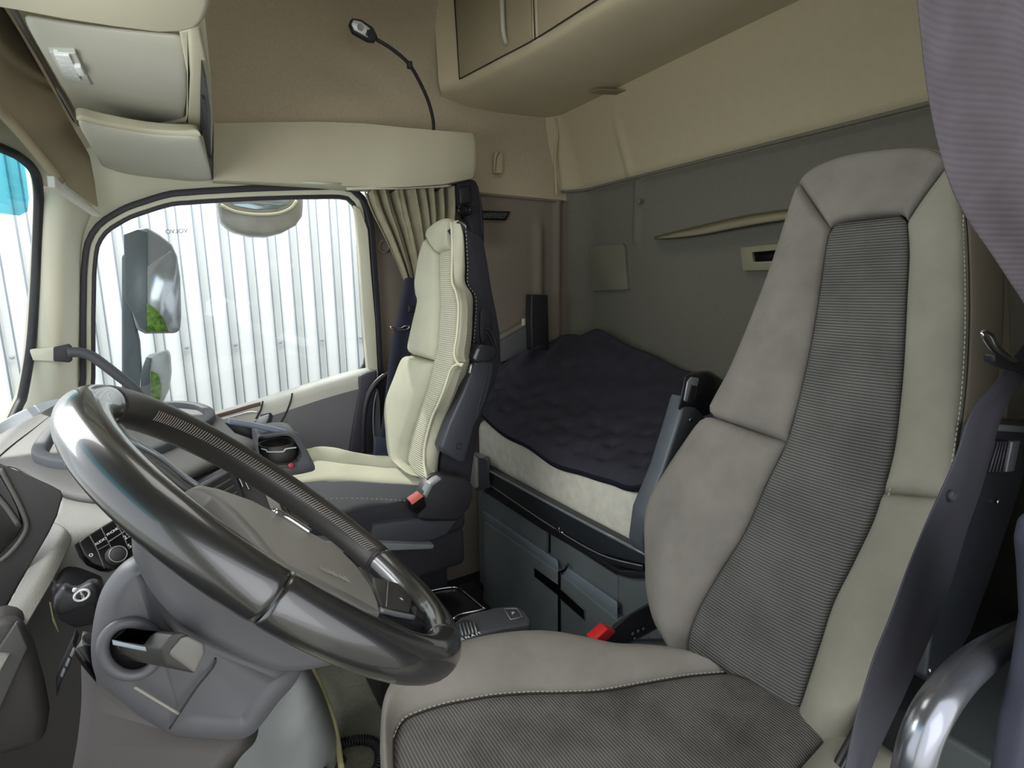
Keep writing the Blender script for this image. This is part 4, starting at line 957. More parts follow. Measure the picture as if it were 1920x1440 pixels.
# order around the wheel
order = sorted([('t', aTop), ('n', aNear), ('f', aFar), ('r', aR)], key=lambda q: q[1])
angs = [q[1] for q in order]+[order[0][1]+2*math.pi]
for i in range(4):
    nm = {order[i][0], order[(i+1) % 4][0]}
    m_ = M_wheelm if nm == {'t', 'f'} else M_wheel
    rimseg(angs[i]+.003, angs[i+1]-.003, m_, 'rim_section')
rimring = tube('rim_core', [wpt(2*math.pi*i/64) for i in range(64)], .0212, M_boxdark, sw, closed=True, n=128, seg=16)
# leather stitching on the far inner side of the rim
def stitchring(a0, a1, cnt):
    vs = []; fs = []
    for i in range(cnt):
        a = a0+(a1-a0)*i/(cnt-1); rad = (WA*math.cos(a)+WB*math.sin(a)); tan = (-WA*math.sin(a)+WB*math.cos(a))
        k0 = len(vs)
        K = 7
        for j in range(K+1):
            q = math.radians(138+32*j/K) ; sh = tan*(.006*(j/K-.5))
            c = wpt(a)+(rad*math.cos(q)+WN_*math.sin(q))*.0228+sh
            w_ = tan*.0007; nn = (rad*math.cos(q)+WN_*math.sin(q))*.0008
            vs += [c-w_, c+nn, c+w_]
        for j in range(K):
            b0 = k0+j*3; fs += [(b0, b0+1, b0+4, b0+3), (b0+1, b0+2, b0+5, b0+4)]
    return mesh('rim_stitching', vs, fs, mat('rim_thread', (150, 142, 136), .5), sw)
fa0 = angof(262, 760); fa1 = angof(700, 1040)
if abs(fa1-fa0) > math.pi:
    if fa1 < fa0: fa1 += 2*math.pi
    else: fa0 += 2*math.pi
stitchring(fa0, fa1, 95)
WPL = lambda h: (WN_, WC+WN_*h)
def wsl(name, l, h, th, m, parent=sw, bevel=.004, **k): return slab(name, pts(l, P=WPL(h)), -WN_*th, m, parent, bevel=bevel, **k)
# centre pad, spokes
pad = wsl('centre_pad', [(352, 914), (372, 905), (405, 912), (470, 935), (512, 957), (560, 985), (600, 1006), (640, 1030), (672, 1062), (700, 1102), (712, 1130), (716, 1150), (700, 1147), (650, 1118), (560, 1072), (535, 1062), (512, 1040), (482, 1002), (440, 958), (400, 925)], .012, .03, M_hub, bevel=.006, seg=4)
wsl('pad_facet', [(360, 911), (405, 924), (445, 956), (487, 1000), (516, 1036), (540, 1056), (655, 1112), (708, 1142), (712, 1150), (690, 1146), (640, 1118), (555, 1076), (530, 1066), (505, 1040), (476, 1003), (436, 962), (398, 928)], .014, .02, mat('pad_facet_grey', (120, 118, 114), .45), pad, bevel=.003)
tube('pad_badge', pts([(514, 959), (530, 966), (550, 978), (580, 998)], P=WPL(.014)), .004, M_chrome, pad, n=24)
text('pad_lettering', 'AIRBAG', at(628, 1076, P=WPL(.0165)), at(650, 1086, P=WPL(.0165))-at(600, 1064, P=WPL(.0165)), -(at(620, 1090, P=WPL(.0165))-at(632, 1060, P=WPL(.0165))), .012, mat('pad_letter_grey', (154, 151, 144), .5), pad)
wsl('spoke', [(236, 828), (262, 838), (300, 862), (345, 900), (372, 918), (402, 930), (440, 962), (480, 1006), (512, 1044), (536, 1070), (500, 1058), (452, 1024), (392, 980), (320, 920), (262, 862)], -.004, .02, M_dashdk, bevel=.003)
tube('spoke_trim', pts([(222, 798), (250, 826), (300, 857), (345, 893), (372, 912)], P=WPL(.002)), .0028, M_alu, sw, n=30)
tube('spoke_trim', pts([(246, 838), (290, 872), (337, 910), (372, 935)], P=WPL(.001)), .0022, M_dash, sw, n=30)
s2 = wsl('spoke', [(536, 1068), (640, 1118), (716, 1150), (760, 1175), (806, 1200), (770, 1196), (700, 1172), (600, 1125)], -.004, .02, M_dashdk, bevel=.003)
s3 = wsl('spoke', [(672, 1058), (700, 1080), (740, 1092), (780, 1104), (812, 1118), (822, 1140), (826, 1168), (800, 1176), (760, 1160), (714, 1148), (706, 1106)], -.002, .022, M_black, bevel=.004)
wsl('button_panel', [(700, 1082), (736, 1090), (776, 1102), (772, 1132), (768, 1146), (716, 1136), (706, 1108)], .001, .01, mat('button_panel', (66, 64, 62), .5), s3, bevel=.002)
tube('button_gap', pts([(728, 1090), (724, 1137)], P=WPL(.0015)), .0008, M_alu, s3, n=4)
text('button_symbol', '◊' if 0 else 'o', at(752, 1122, P=WPL(.002)), at(780, 1128, P=WPL(.002))-at(740, 1118, P=WPL(.002)), -(at(750, 1140, P=WPL(.002))-at(753, 1110, P=WPL(.002))), .011, M_white, s3)
tube('spoke_grip', pts([(712, 1144), (745, 1152), (775, 1158)], P=WPL(.001)), .003, M_alu, sw, n=12)
lathe('thumb_roller', at(784, 1156, P=WPL(-.002)), at(800, 1165, P=WPL(-.002))-at(775, 1150, P=WPL(-.002)), [(.007, -.012), (.009, -.01), (.007, -.008), (.009, -.005), (.007, -.003), (.009, 0), (.007, .003), (.009, .006), (.007, .01)], M_rubber, sw)
# hub back cover and column shroud: one unit under the wheel
cs = empty('steering_column', (.0, .62, .3), 'blue-grey steering column shroud with stalk knob below the wheel', 'steering column')
roundslab('hub_back_cover', pts([(215, 930), (310, 1000), (410, 1080), (490, 1125), (570, 1168), (665, 1225), (650, 1248), (585, 1264), (548, 1268), (500, 1262), (420, 1226), (350, 1190), (312, 1156), (280, 1116), (262, 1084), (247, 1050), (244, 1010), (236, 990)], Y=.50), (0, .16, 0), M_shroud, cs, rad=.012)
roundslab('shroud', pts([(312, 1040), (280, 1026), (248, 1032), (222, 1046), (200, 1068), (178, 1100), (165, 1140), (157, 1190), (156, 1230), (162, 1262), (178, 1290), (230, 1330), (292, 1372), (330, 1388), (432, 1393), (466, 1384), (488, 1362), (518, 1322), (556, 1276), (556, 1240), (450, 1190), (370, 1150), (330, 1090)], Y=.545), (.02, .13, -.09), M_shroud, cs, rad=.022)
roundslab('column_lower', pts([(146, 1180), (200, 1240), (300, 1330), (440, 1350), (450, 1400), (395, 1470), (300, 1700), (60, 1700), (120, 1470), (142, 1330)], Y=.575), (.02, .12, -.10), mat('column_lower_grey', (78, 74, 74), .5, bump=.06, scale=1000), cs, rad=.015)
tube('shroud_seam', pts([(253, 1288), (292, 1312), (335, 1338)], Y=.540), .0014, M_hub, cs, n=10)
tube('shroud_seam', pts([(404, 1234), (400, 1250), (368, 1290), (340, 1332), (318, 1366)], Y=.544), .0010, M_rubber, cs, n=16)
tube('recess_ring', [at(246+54*math.cos(q), 1216+50*math.sin(q), Y=.537) for q in [k*math.pi/8 for k in range(16)]], .005, M_shroud, cs, closed=True, n=50)
slab('recess', [at(246+48*math.cos(q), 1218+44*math.sin(q), Y=.538) for q in [k*math.pi/12 for k in range(24)]], (0, .004, 0), M_boxdark, cs, bevel=0)
kb = hexa('adjuster_knob', pts([(212, 1202), (222, 1190), (238, 1178), (325, 1186), (330, 1200), (318, 1235), (250, 1240), (218, 1222)], Y=.545), pts([(300, 1215), (305, 1212), (322, 1190), (342, 1186), (380, 1205), (385, 1222), (365, 1263), (310, 1246)], Y=.475), M_dashdk, cs, bevel=.004)
hexa('knob_top', pts([(210, 1197), (238, 1176), (335, 1184), (352, 1188), (322, 1210), (303, 1213)], Y=.50), pts([(212, 1202), (240, 1181), (336, 1189), (354, 1193), (324, 1216), (305, 1219)], Y=.50), mat('knob_pale_blue', (140, 152, 160), .4, metal=.2), kb, bevel=.002)
hexa('knob_face', pts([(314, 1226), (338, 1196), (352, 1190), (384, 1206), (385, 1224), (366, 1264)], Y=.472), pts([(316, 1226), (338, 1198), (352, 1192), (382, 1207), (382, 1224), (364, 1260)], Y=.480), mat('knob_face_grey', (112, 110, 106), .45), kb, bevel=.003)
strip('knob_line', pts([(211, 1204), (304, 1220), (330, 1204)], Y=.497), .004, .002, (0, 0, 1), (0, 1, 0), mat('knob_pale_blue', (0, 0, 0)), kb, n=12)

# ================================================================ DASHBOARD
da = empty('dashboard', (-.2, 1.0, .6), 'grey dashboard under the windscreen with trays, vents and switch panel', 'dashboard')
def patch(name, rows, m, parent=da, nu=30, nv=24, **k): return grid(name, rows_resampled(rows, nu, nv), m, parent, sub=1, solid=.004, **k)
# top pad
patch('top_pad', [
  [at(-120, 900, Y=1.45), at(0, 815, Z=.885), at(110, 765, Z=.885), at(200, 765, Z=.885), at(330, 765, Z=.885), at(400, 775, Z=.885)],
  [at(-120, 960, Z=.88), at(0, 850, Z=.88), at(110, 800, Z=.88), at(220, 795, Z=.88), at(350, 790, Z=.88), at(440, 798, Z=.88)],
  [at(-100, 1000, Z=.88), at(0, 866, Z=.88), at(110, 880, Z=.88), at(230, 880, Z=.88), at(370, 850, Z=.88), at(478, 820, Z=.88)],
  [at(-90, 1010, Z=.875), at(0, 868, Z=.878), at(115, 925, Z=.875), at(250, 930, Z=.875), at(380, 880, Z=.872), at(486, 838, Z=.868)],
  [at(-90, 1014, Z=.87), at(0, 872, Z=.87), at(118, 932, Z=.862), at(250, 946, Z=.855), at(384, 888, Z=.85), at(487, 850, Z=.85)]], M_dash)
# defroster ledge at the windscreen
patch('windscreen_ledge', [
  [at(-100, 880, Y=1.5)+Vector((0, 0, .02)), at(0, 792, Y=1.78), at(40, 770, Y=1.86), at(90, 752, Y=1.95), at(135, 742, Y=2.0)],
  [at(-100, 920, Y=1.45), at(0, 825, Y=1.72), at(55, 790, Y=1.82), at(98, 762, Y=1.92), at(135, 748, Y=1.98)]], mat('ledge_bright_grey', (196, 200, 206), .5, bump=.1, scale=800, var=.02), nu=16, nv=6)
patch('ledge_bar', [
  [at(-100, 925, Y=1.44), at(0, 826, Y=1.70), at(55, 791, Y=1.80), at(98, 762, Y=1.90), at(112, 757, Y=1.92)],
  [at(-100, 950, Y=1.42), at(0, 842, Y=1.66), at(55, 803, Y=1.77), at(100, 768, Y=1.88), at(116, 760, Y=1.90)],
  [at(-100, 960, Z=.885), at(0, 853, Z=.885), at(60, 806, Z=.885), at(104, 773, Z=.885), at(118, 764, Z=.885)]], M_dash, nu=16, nv=8)
# pale sweeping centre-stack edge and face
patch('centre_stack', [
  [at(118, 930, Z=.86), at(180, 942, Z=.858), at(250, 946, Z=.855), at(330, 920, Z=.855)],
  [at(108, 965, Y=1.04), at(170, 960, Y=1.02), at(240, 962, Y=1.0), at(330, 960, Y=1.0)],
  [at(85, 1010, Y=.98), at(130, 1000, Y=.98), at(240, 985, Y=.98), at(330, 980, Y=.98)],
  [at(52, 1070, Y=.93), at(100, 1045, Y=.95), at(170, 1060, Y=.97), at(330, 1060, Y=.97)],
  [at(22, 1122, Y=.88), at(85, 1085, Y=.93), at(150, 1120, Y=.96), at(330, 1140, Y=.96)]], M_dashlt)
patch('stack_arm', [
  [at(100, 978, Y=1.0), at(52, 1070, Y=.93), at(0, 1162, Y=.83), at(-60, 1270, Y=.75)],
  [at(122, 990, Y=.975), at(76, 1078, Y=.91), at(22, 1168, Y=.82), at(-40, 1270, Y=.74)],
  [at(136, 1010, Y=.975), at(98, 1088, Y=.91), at(50, 1172, Y=.82), at(-5, 1270, Y=.74)]], M_dashlt)
slab('stack_arm_cap', pts([(-30, 1165), (-2, 1152), (22, 1158), (34, 1166), (40, 1182), (20, 1200), (-30, 1210)], Y=.80), (0, .03, 0), M_dashdk, da, bevel=.008)
# cavity and lower dark panels
slab('lower_panel', pts([(85, 1085), (100, 1078), (160, 1120), (330, 1140), (420, 1300), (420, 1500), (-60, 1600), (-60, 1250), (40, 1178)], Y=1.0), (0, .02, 0), M_dashdk, da, bevel=.003)
slab('key_pod', pts([(95, 1105), (108, 1094), (130, 1100), (180, 1120), (190, 1170), (140, 1180), (110, 1165), (98, 1140)], Y=.90), (0, .08, 0), M_black, da, bevel=.01)
slab('knee_panel', pts([(-60, 1180), (28, 1168), (42, 1190), (58, 1220), (78, 1290), (88, 1345), (80, 1400), (-60, 1440)], Y=.78), (0, .03, 0), M_dashdk, da, bevel=.012)
slab('knee_panel', pts([(28, 1170), (34, 1172), (52, 1215), (0, 1330), (-60, 1400), (-60, 1300)], Y=.772), (0, .01, 0), mat('knee_trim', (74, 72, 72), .5), da, bevel=.003)
slab('side_switch', pts([(104, 1272), (136, 1200), (142, 1212), (130, 1250), (112, 1285), (106, 1310)], Y=.80), (0, .03, 0), M_black, da, bevel=.003)
for q in range(3): slab('side_switch_key', pts([(112+q*9, 1268-q*19), (119+q*9, 1253-q*19), (124+q*9, 1256-q*19), (117+q*9, 1272-q*19)], Y=.797), (0, .004, 0), M_alu, da, bevel=.001)
# instrument binnacle at the driver end
slab('binnacle', pts([(-60, 840), (2, 866), (60, 890), (100, 908), (118, 918), (122, 928), (112, 965), (95, 1000), (60, 1060), (15, 1140), (-60, 1250)], Y=.93), (-.07, .035, -.035), mat('binnacle_dark', (50, 48, 48), .5, bump=.1, scale=900), da, bevel=.01)
tube('binnacle_ridge', pts([(0, 878), (20, 915), (38, 950), (50, 985), (40, 1010), (20, 1035), (0, 1052)], Y=.928), .003, M_dash, da, n=30)
slab('binnacle_glass', pts([(-60, 860), (-4, 885), (20, 925), (34, 955), (42, 985), (32, 1005), (-4, 1042), (-60, 1080)], Y=.925), (0, .004, 0), M_boxdark, da, bevel=.001)
tube('binnacle_rim', pts([(-10, 925), (15, 955), (35, 985)], Y=.922), .003, M_dash, da, n=10)
# dash face seen through the wheel: pale slab, vents, dark console
patch('centre_face', [
  [at(250, 946, Z=.855), at(330, 912, Z=.855), at(384, 888, Z=.85), at(440, 868, Z=.85), at(487, 850, Z=.85)],
  [at(260, 985, Y=1.0), at(330, 950, Y=1.05), at(395, 912, Y=1.12), at(445, 895, Y=1.18), at(490, 885, Y=1.24)]], M_dash, nu=20, nv=6)
slab('vent_housing', pts([(352, 920), (432, 878), (440, 884), (470, 960), (500, 1010), (420, 1010)], Y=1.08), (0, .03, 0), M_black, da, bevel=.003)
for q in range(6):
    slab('vent_slat', pts([(358+q*8, 922+q*12), (428+q*6, 884+q*12), (430+q*6, 889+q*12), (362+q*8, 928+q*12)], Y=1.074), (0, .008, 0), M_dashdk, da, bevel=.001)
slab('console_face', pts([(430, 884), (445, 890), (520, 935), (560, 990), (610, 1040), (560, 1080), (480, 1000)], Y=1.09), (0, .03, 0), mat('console_dark', (50, 48, 46), .45), da, bevel=.003)
tube('console_mark', pts([(446, 893), (452, 905), (455, 915)], Y=1.086), .0022, M_chrome, da, n=8)
tube('console_mark', pts([(458, 900), (463, 910), (467, 919)], Y=1.086), .0018, M_chrome, da, n=8)
slab('console_pocket', pts([(497, 925), (520, 932), (530, 960), (508, 955)], Y=1.085), (0, .004, 0), M_hub, da, bevel=.002)
# tray on the top pad
tr = empty('dash_tray', (-.1, 1.5, .88), 'slate rubber tray with raised rim on top of the dashboard', 'tray')
outl = [(60, 862), (66, 838), (90, 812), (125, 794), (180, 782), (250, 770), (330, 765), (372, 768), (398, 778), (402, 790), (380, 808), (340, 832), (300, 850), (240, 868), (180, 874), (110, 877)]
oz = .90
TO = catmull([at(x, y-14, Z=oz) for x, y in outl], 80, True); cen = sum(TO, Vector())/80
TI = []
for i in range(80):
    t = (TO[(i+1) % 80]-TO[i-1]).normalized(); nn = Vector((t.y, -t.x, 0))
    if nn.dot(TO[i]-cen) > 0: nn = -nn
    TI.append(TO[i]+nn*.022)
ring('rim', TO, TI, M_tray, (0, 0, -.034), parent=tr, bevel=.004)
slab('base', [p+Vector((0, 0, -.02)) for p in TI], (0, 0, -.01), mat('tray_base', (124, 122, 122), .6, bump=.3, scale=500, var=.06), tr, bevel=.001)
# switch panel with lettering
SY = .985
swp = empty('switch_panel', at(200, 1010, Y=SY), 'black audio and phone switch panel on the pale centre stack', 'control panel')
sp_o = [(148, 1016), (165, 1004), (220, 970), (240, 990), (250, 1015), (250, 1040), (232, 1060), (214, 1069), (196, 1066), (172, 1055), (158, 1040)]
def SWP(l, off=0): return pts(l, P=(SWN, SWO+SWN*off))
SWO = at(200, 1020, Y=.955); SWN = Vector((.45, -.75, .45)).normalized()
slab('panel', SWP(sp_o), -SWN*.02, M_boxdark, swp, bevel=.002)
for l in [[(168, 1004), (182, 1030), (196, 1066)], [(190, 990), (204, 1018), (212, 1034)], [(213, 975), (230, 1002), (242, 1030)], [(184, 1031), (205, 1020)], [(204, 1016), (237, 994)]]:
    tube('key_gap', SWP(l, .0006), .0008, M_alu if l[0] == (204, 1016) else M_dash, swp, n=10)
def swt(s, x, y, size, nm): 
    o = at(x, y, P=(SWN, SWO+SWN*.001)); xd = at(x+30, y-19, P=(SWN, SWO+SWN*.001))-o; yd = at(x-12, y-26, P=(SWN, SWO+SWN*.001))-o
    text(nm, s, o, xd, yd, size, M_white, swp)
swt('AUDIO', 189, 1015, .0052, 'audio_lettering'); swt('PHONE', 211, 997, .0052, 'phone_lettering')
swt('o', 170, 1040, .010, 'power_symbol'); swt('2', 235, 1008, .009, 'digit'); swt('3', 241, 1004, .009, 'digit'); swt('5', 243, 1024, .009, 'digit')
ko = at(216, 1042, P=(SWN, SWO))
lathe('volume_knob', ko, SWN, [(.014, 0), (.014, .004), (.012, .006), (.0115, .010), (.009, .012)], M_dashdk, swp)
tube('knob_ring', [ko+SWN*.011+(SWN.orthogonal().normalized()*math.cos(q)+SWN.cross(SWN.orthogonal().normalized())*math.sin(q))*.0115 for q in [k*math.pi/8 for k in range(16)]], .0008, M_alu, swp, closed=True, n=40)
# key fob
FY = .78
kf = empty('key_fob', at(140, 1120, Y=FY), 'black key fob with round white emblem hanging right of the steering column', 'key')
slab('body', pts([(100, 1125), (118, 1100), (138, 1112), (172, 1092), (188, 1102), (190, 1130), (160, 1142), (108, 1160), (98, 1145)], Y=FY), (0, .02, 0), M_black, kf, bevel=.006)
ec = (153.5, 1116); 
def el(ax, ay, q): 
    c, s = math.cos(q), math.sin(q); th = math.radians(-24)
    return (ec[0]+ax*c*math.cos(th)-ay*s*math.sin(th), ec[1]+ax*c*math.sin(th)+ay*s*math.cos(th))
tube('emblem_ring', [at(*el(15, 9, k*math.pi/10), Y=FY-.001) for k in range(20)], .0014, M_white, kf, closed=True, n=50)
tube('emblem_arrow', pts([(141, 1106), (138, 1109), (139, 1104), (144, 1105)], Y=FY-.001), .0014, M_white, kf, n=10)
eo = at(154, 1116, Y=FY-.0012)
slab('emblem_bar', pts([(149, 1107), (154, 1106), (160, 1124), (154, 1126)], Y=FY-.0006), (0, .001, 0), M_white, kf, bevel=0)
text('emblem_lettering', 'VOLVO', eo, at(157, 1108, Y=FY)-at(151, 1126, Y=FY), at(140, 1112, Y=FY)-at(150, 1116, Y=FY), .0042, M_boxdark, kf)
tag(slab('key_chain', pts([(92, 1130), (96, 1132), (102, 1160), (112, 1185), (108, 1186), (98, 1165)], Y=.775), (0, .004, 0), mat('brass_edge', (150, 145, 120), .35, metal=.8), bevel=.001), 'thin brass-coloured key edge beside the black key fob', 'key')

# cup holder unit
CY = 1.12
chh = empty('cup_holder', at(540, 850, Y=CY), 'dark slide-out cup holder with a red spot, beside the passenger cushion', 'cup holder')
cu_o = [(484, 818), (500, 815), (530, 811), (552, 812), (564, 822), (588, 868), (590, 878), (585, 884), (540, 892), (500, 885), (486, 850)]
cu_i = [(485, 822), (502, 819), (530, 817), (546, 820), (556, 832), (566, 852), (560, 868), (548, 876), (520, 878), (499, 876), (487, 850)]
ring('housing', catmull(pts(cu_o, Y=CY), 60, True), catmull(pts(cu_i, Y=CY), 60, True), mat('cup_holder_dark', (60, 62, 66), .45), (0, .10, 0), parent=chh, bevel=.003)
slab('back', pts(cu_o, Y=CY+.10), (0, .01, 0), M_boxdark, chh, bevel=.002)
slab('floor_plate', pts([(500, 888), (545, 893), (588, 882), (566, 862), (548, 872), (510, 872)], Y=CY+.004), (0, .09, 0), M_dashdk, chh, bevel=.003)
lathe('cup_ring', at(524, 868, Y=CY+.05), (0, 0, 1), [(.030, 0), (.036, .02), (.038, .045), (.034, .045), (.032, .02), (.026, .002)], M_dashdk, chh)
tube('ring_edge', pts([(489, 841), (500, 844), (502, 847), (530, 847), (536, 842), (556, 839)], Y=CY+.012), .0016, mat('ring_edge_pale', (170, 170, 174), .35), chh, n=30)
lathe('red_spot', at(546, 873, Y=CY-.002), (0, -1, .3), [(.006, 0), (.006, .003), (.003, .004)], mat('dark_red', (150, 30, 40), .5), chh, n=16)
strip('top_bar', pts([(428, 789), (470, 796), (520, 807), (536, 811), (556, 815), (568, 826)], Y=CY+.02), .010, .02, (0, 0, 1), (0, 1, 0), mat('top_bar_slate', (84, 90, 104), .35), chh, n=24)
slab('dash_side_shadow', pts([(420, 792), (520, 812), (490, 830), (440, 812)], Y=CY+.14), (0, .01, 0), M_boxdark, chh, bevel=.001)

# ================================================================ A-PILLAR HANDLE
ah = empty('pillar_grab_bar', at(120, 665, Y=1.95), 'grey grab handle with black foot running from the cream windscreen pillar', 'handle')
slab('socket', pts([(55, 655), (100, 650), (104, 650), (104, 678), (100, 678), (56, 676)], Y=1.955), (0, .05, 0), M_cream, ah, bevel=.006)
hexa('foot', pts([(100, 651), (130, 644), (136, 650), (136, 676), (130, 680), (100, 677)], Y=1.935), pts([(100, 653), (128, 648), (134, 652), (134, 672), (128, 676), (100, 675)], Y=1.99), M_rubber, ah, bevel=.003)
tube('bar', pts([(128, 661), (150, 661), (172, 668), (195, 684), (225, 707), (248, 725), (262, 742), (275, 765)], Y=1.93), .0145, M_tray, ah, n=60)
# ================================================================ FLOOR ITEMS, CONSOLE
tn = patch('engine_tunnel', [
  [at(330, 1520, Z=0), at(400, 1420, Z=.05), at(440, 1350, Z=.10), at(480, 1270, Z=.14)],
  [at(440, 1470, Z=.02), at(500, 1380, Z=.10), at(528, 1300, Z=.16), at(540, 1262, Z=.20)],
  [at(560, 1470, Z=.02), at(590, 1380, Z=.10), at(580, 1300, Z=.16), at(560, 1240, Z=.20)],
  [at(608, 1470, Z=-.04), at(632, 1400, Z=-.02), at(612, 1320, Z=.05), at(580, 1250, Z=.10)],
  [at(612, 1470, Z=-.15), at(636, 1400, Z=-.14), at(616, 1320, Z=-.10), at(584, 1250, Z=-.08)]], mat('tunnel_vinyl', (158, 162, 160), .5, bump=.5, scale=500, var=.04), None, nu=24, nv=20)
tag(tn, 'grey textured engine tunnel side panel below the steering column', 'panel')
tag(tube('tunnel_edge', [at(582, 1246, Z=.10), at(600, 1285, Z=.06), at(620, 1335, Z=.03), at(632, 1385, Z=-.01), at(640, 1440, Z=-.03)], .008, mat('yellowed_edge', (196, 190, 140), .6), n=30), 'pale yellowed edge strip along the floor panel', 'trim')
def coil(name, path, R, pitch, r, m):
    P = catmull(path, 400); T = sum((P[i+1]-P[i]).length for i in range(399)); turns = int(T/pitch); n = turns*12; Q = resample(P, n); out = []
    a = None
    for i in range(n):
        t = (Q[min(i+1, n-1)]-Q[max(i-1, 0)]).normalized()
        if a is None: a = t.orthogonal().normalized()
        else: a = (a-t*a.dot(t)).normalized()
        b = t.cross(a); q = 2*math.pi*i/12; out.append(Q[i]+(a*math.cos(q)+b*math.sin(q))*R)
    return tube(name, out, r, m, smoothc=False, seg=6)
lc = [(668, 1415)]
loop = [at(600, 1440, Z=-.12), at(640, 1432, Z=-.12), at(628, 1415, Z=-.12), at(632, 1400, Z=-.12), at(655, 1390, Z=-.12), at(690, 1388, Z=-.12), at(708, 1400, Z=-.12), at(712, 1425, Z=-.12), at(700, 1450, Z=-.12), at(660, 1470, Z=-.12)]
tag(coil('coiled_cable', loop, .012, .0085, .0034, M_rubber), 'black coiled cable looped on the floor by the driver seat', 'cable')
tag(coil('microphone_cable', [at(500, 1425, Z=.0), at(530, 1432, Z=.0), at(570, 1440, Z=.0), at(620, 1452, Z=0)], .009, .008, .003, M_rubber), 'short black coiled cable along the column foot', 'cable')
fm = slab('floor_mat', [Vector((-.4, .35, FZ+.004)), Vector((.48, .35, FZ+.004)), Vector((.48, 2.05, FZ+.004)), Vector((-.4, 2.05, FZ+.004))], (0, 0, .008), M_floorlt, bevel=.003)
tag(fm, 'grey carpet floor mat in the driver footwell', 'mat')
fd = slab('dark_floor_mat', [Vector((.50, 1.0, FZ+.004)), Vector((1.03, 1.0, FZ+.004)), Vector((1.03, 2.05, FZ+.004)), Vector((.50, 2.05, FZ+.004))], (0, 0, .008), M_navy, bevel=.003)
tag(fd, 'dark floor mat between the passenger seat and the bunk locker', 'mat')
# gear console
gc = empty('gear_selector', at(920, 1170, Z=.38), 'dark gear selector console with ribbed wheel and parking switch between the seats', 'gear selector')
hexa('body', [at(x, y, Z=.30) for x, y in [(845, 1240), (870, 1210), (930, 1190), (1000, 1180), (1000, 1240)]], [at(x, y, Z=.375) for x, y in [(848, 1172), (862, 1160), (905, 1145), (965, 1136), (988, 1160)]], M_black, gc, bevel=.012)
tp_ = slab('top', [at(x, y, Z=.385) for x, y in [(850, 1168), (862, 1158), (885, 1149), (930, 1138), (966, 1135), (982, 1143), (994, 1160), (994, 1170), (940, 1178), (900, 1190), (868, 1203)]], (0, 0, -.03), mat('console_top', (74, 76, 80), .4), gc, bevel=.006)
slab('selector_window', [at(x, y, Z=.386) for x, y in [(855, 1170), (870, 1163), (886, 1166), (898, 1186), (870, 1196)]], (0, 0, .003), M_dashdk, gc, bevel=.002)
for q in range(5): tube('selector_rib', [at(862+q*6.5, 1170-q*1.0, Z=.391), at(868+q*6.5, 1192-q*1.6, Z=.391)], .0022, M_alu, gc, n=3)
tube('top_edge', [at(x, y, Z=.386) for x, y in [(850, 1160), (862, 1152), (895, 1145), (910, 1141)]], .0025, M_chrome, gc, n=14)
ring('parking_switch', [at(x, y, Z=.388) for x, y in [(944, 1140), (970, 1139), (981, 1157), (957, 1162)]], [at(x, y, Z=.388) for x, y in [(946, 1142), (969, 1141), (978, 1156), (958, 1160)]], M_alu, (0, 0, -.002), parent=gc, bevel=0)
text('parking_symbol', 'P', at(962, 1150, Z=.389), at(975, 1149, Z=.389)-at(950, 1151, Z=.389), at(955, 1140, Z=.389)-at(966, 1160, Z=.389), .016, M_white, gc)
text('gear_letters', 'R N A M', at(882, 1193, Z=.388), at(900, 1187, Z=.388)-at(866, 1199, Z=.388), at(876, 1180, Z=.388)-at(886, 1200, Z=.388), .014, M_white, gc)
ctray = empty('console_tray', at(860, 1120, Z=.33), 'dark tray with thin silver rim behind the steering wheel edge', 'tray')
slab('tray', [at(x, y, Z=.33) for x, y in [(790, 1110), (820, 1104), (850, 1101), (872, 1106), (910, 1140), (860, 1160), (800, 1170)]], (0, 0, -.04), M_boxdark, ctray, bevel=.004)
tube('silver_rim', [at(x, y, Z=.333) for x, y in [(806, 1108), (830, 1103), (852, 1101), (866, 1106), (888, 1124), (908, 1141)]], .002, M_chrome, ctray, n=30)
bx = slab('floor_box', [at(x, y, Z=.15) for x, y in [(725, 1035), (780, 1035), (790, 1060), (800, 1100), (740, 1100)]], (0, 0, -.29), mat('floor_box_grey', (58, 60, 68), .6), bevel=.006)
tag(bx, 'dark grey box on the floor in front of the passenger seat base', 'box')
# ================================================================ NEAR SIDE: curtain, grab handle, pillar padding
Lc = [(1690, -700), (1706, -400), (1728, -60), (1735, 0), (1745, 90), (1760, 190), (1778, 270), (1800, 340), (1835, 410), (1880, 475), (1925, 545), (1985, 640), (2060, 760)]
Yc = .16
Lcur = catmull([at(x, y, Y=Yc) for x, y in Lc], 60)
rows = []
for i, p in enumerate(Lcur):
    t = i/39
    rows.append([p+Vector((.028*k*(1), -.012*k/5+ .010*math.sin(k*1.35+t*1.5)*(1-.2*t), 0)) for k in range(0, 12)])
nc_ = grid('near_curtain', rows, M_curtin, sub=2, solid=.0015)
tag(nc_, 'grey violet ribbed curtain hanging at the driver side, top right corner', 'curtain')
gh = tube('chrome_grab_handle', [at(1925, 1186, Y=.17), at(1895, 1200, Y=.165), at(1850, 1226, Y=.16), at(1800, 1268, Y=.155), at(1752, 1330, Y=.15), at(1722, 1400, Y=.15), at(1700, 1500, Y=.15)], .0145, mat('polished_steel', (150, 152, 160), .22, metal=.85), n=60, seg=20)
tag(gh, 'thick polished grab handle curving up beside the driver seat', 'handle')
bp2 = slab('pillar_padding', pts([(1925, 950), (1905, 965), (1895, 1010), (1900, 1060), (1905, 1150), (1890, 1250), (1870, 1330), (1850, 1460), (1990, 1460), (1990, 950)], Y=.135), (0, -.02, 0), mat('padding_slate', (62, 64, 74), .9, bump=.2, scale=500), bevel=.006)
tag(bp2, 'slate-blue padded trim behind the grab handle at the right edge', 'padding')

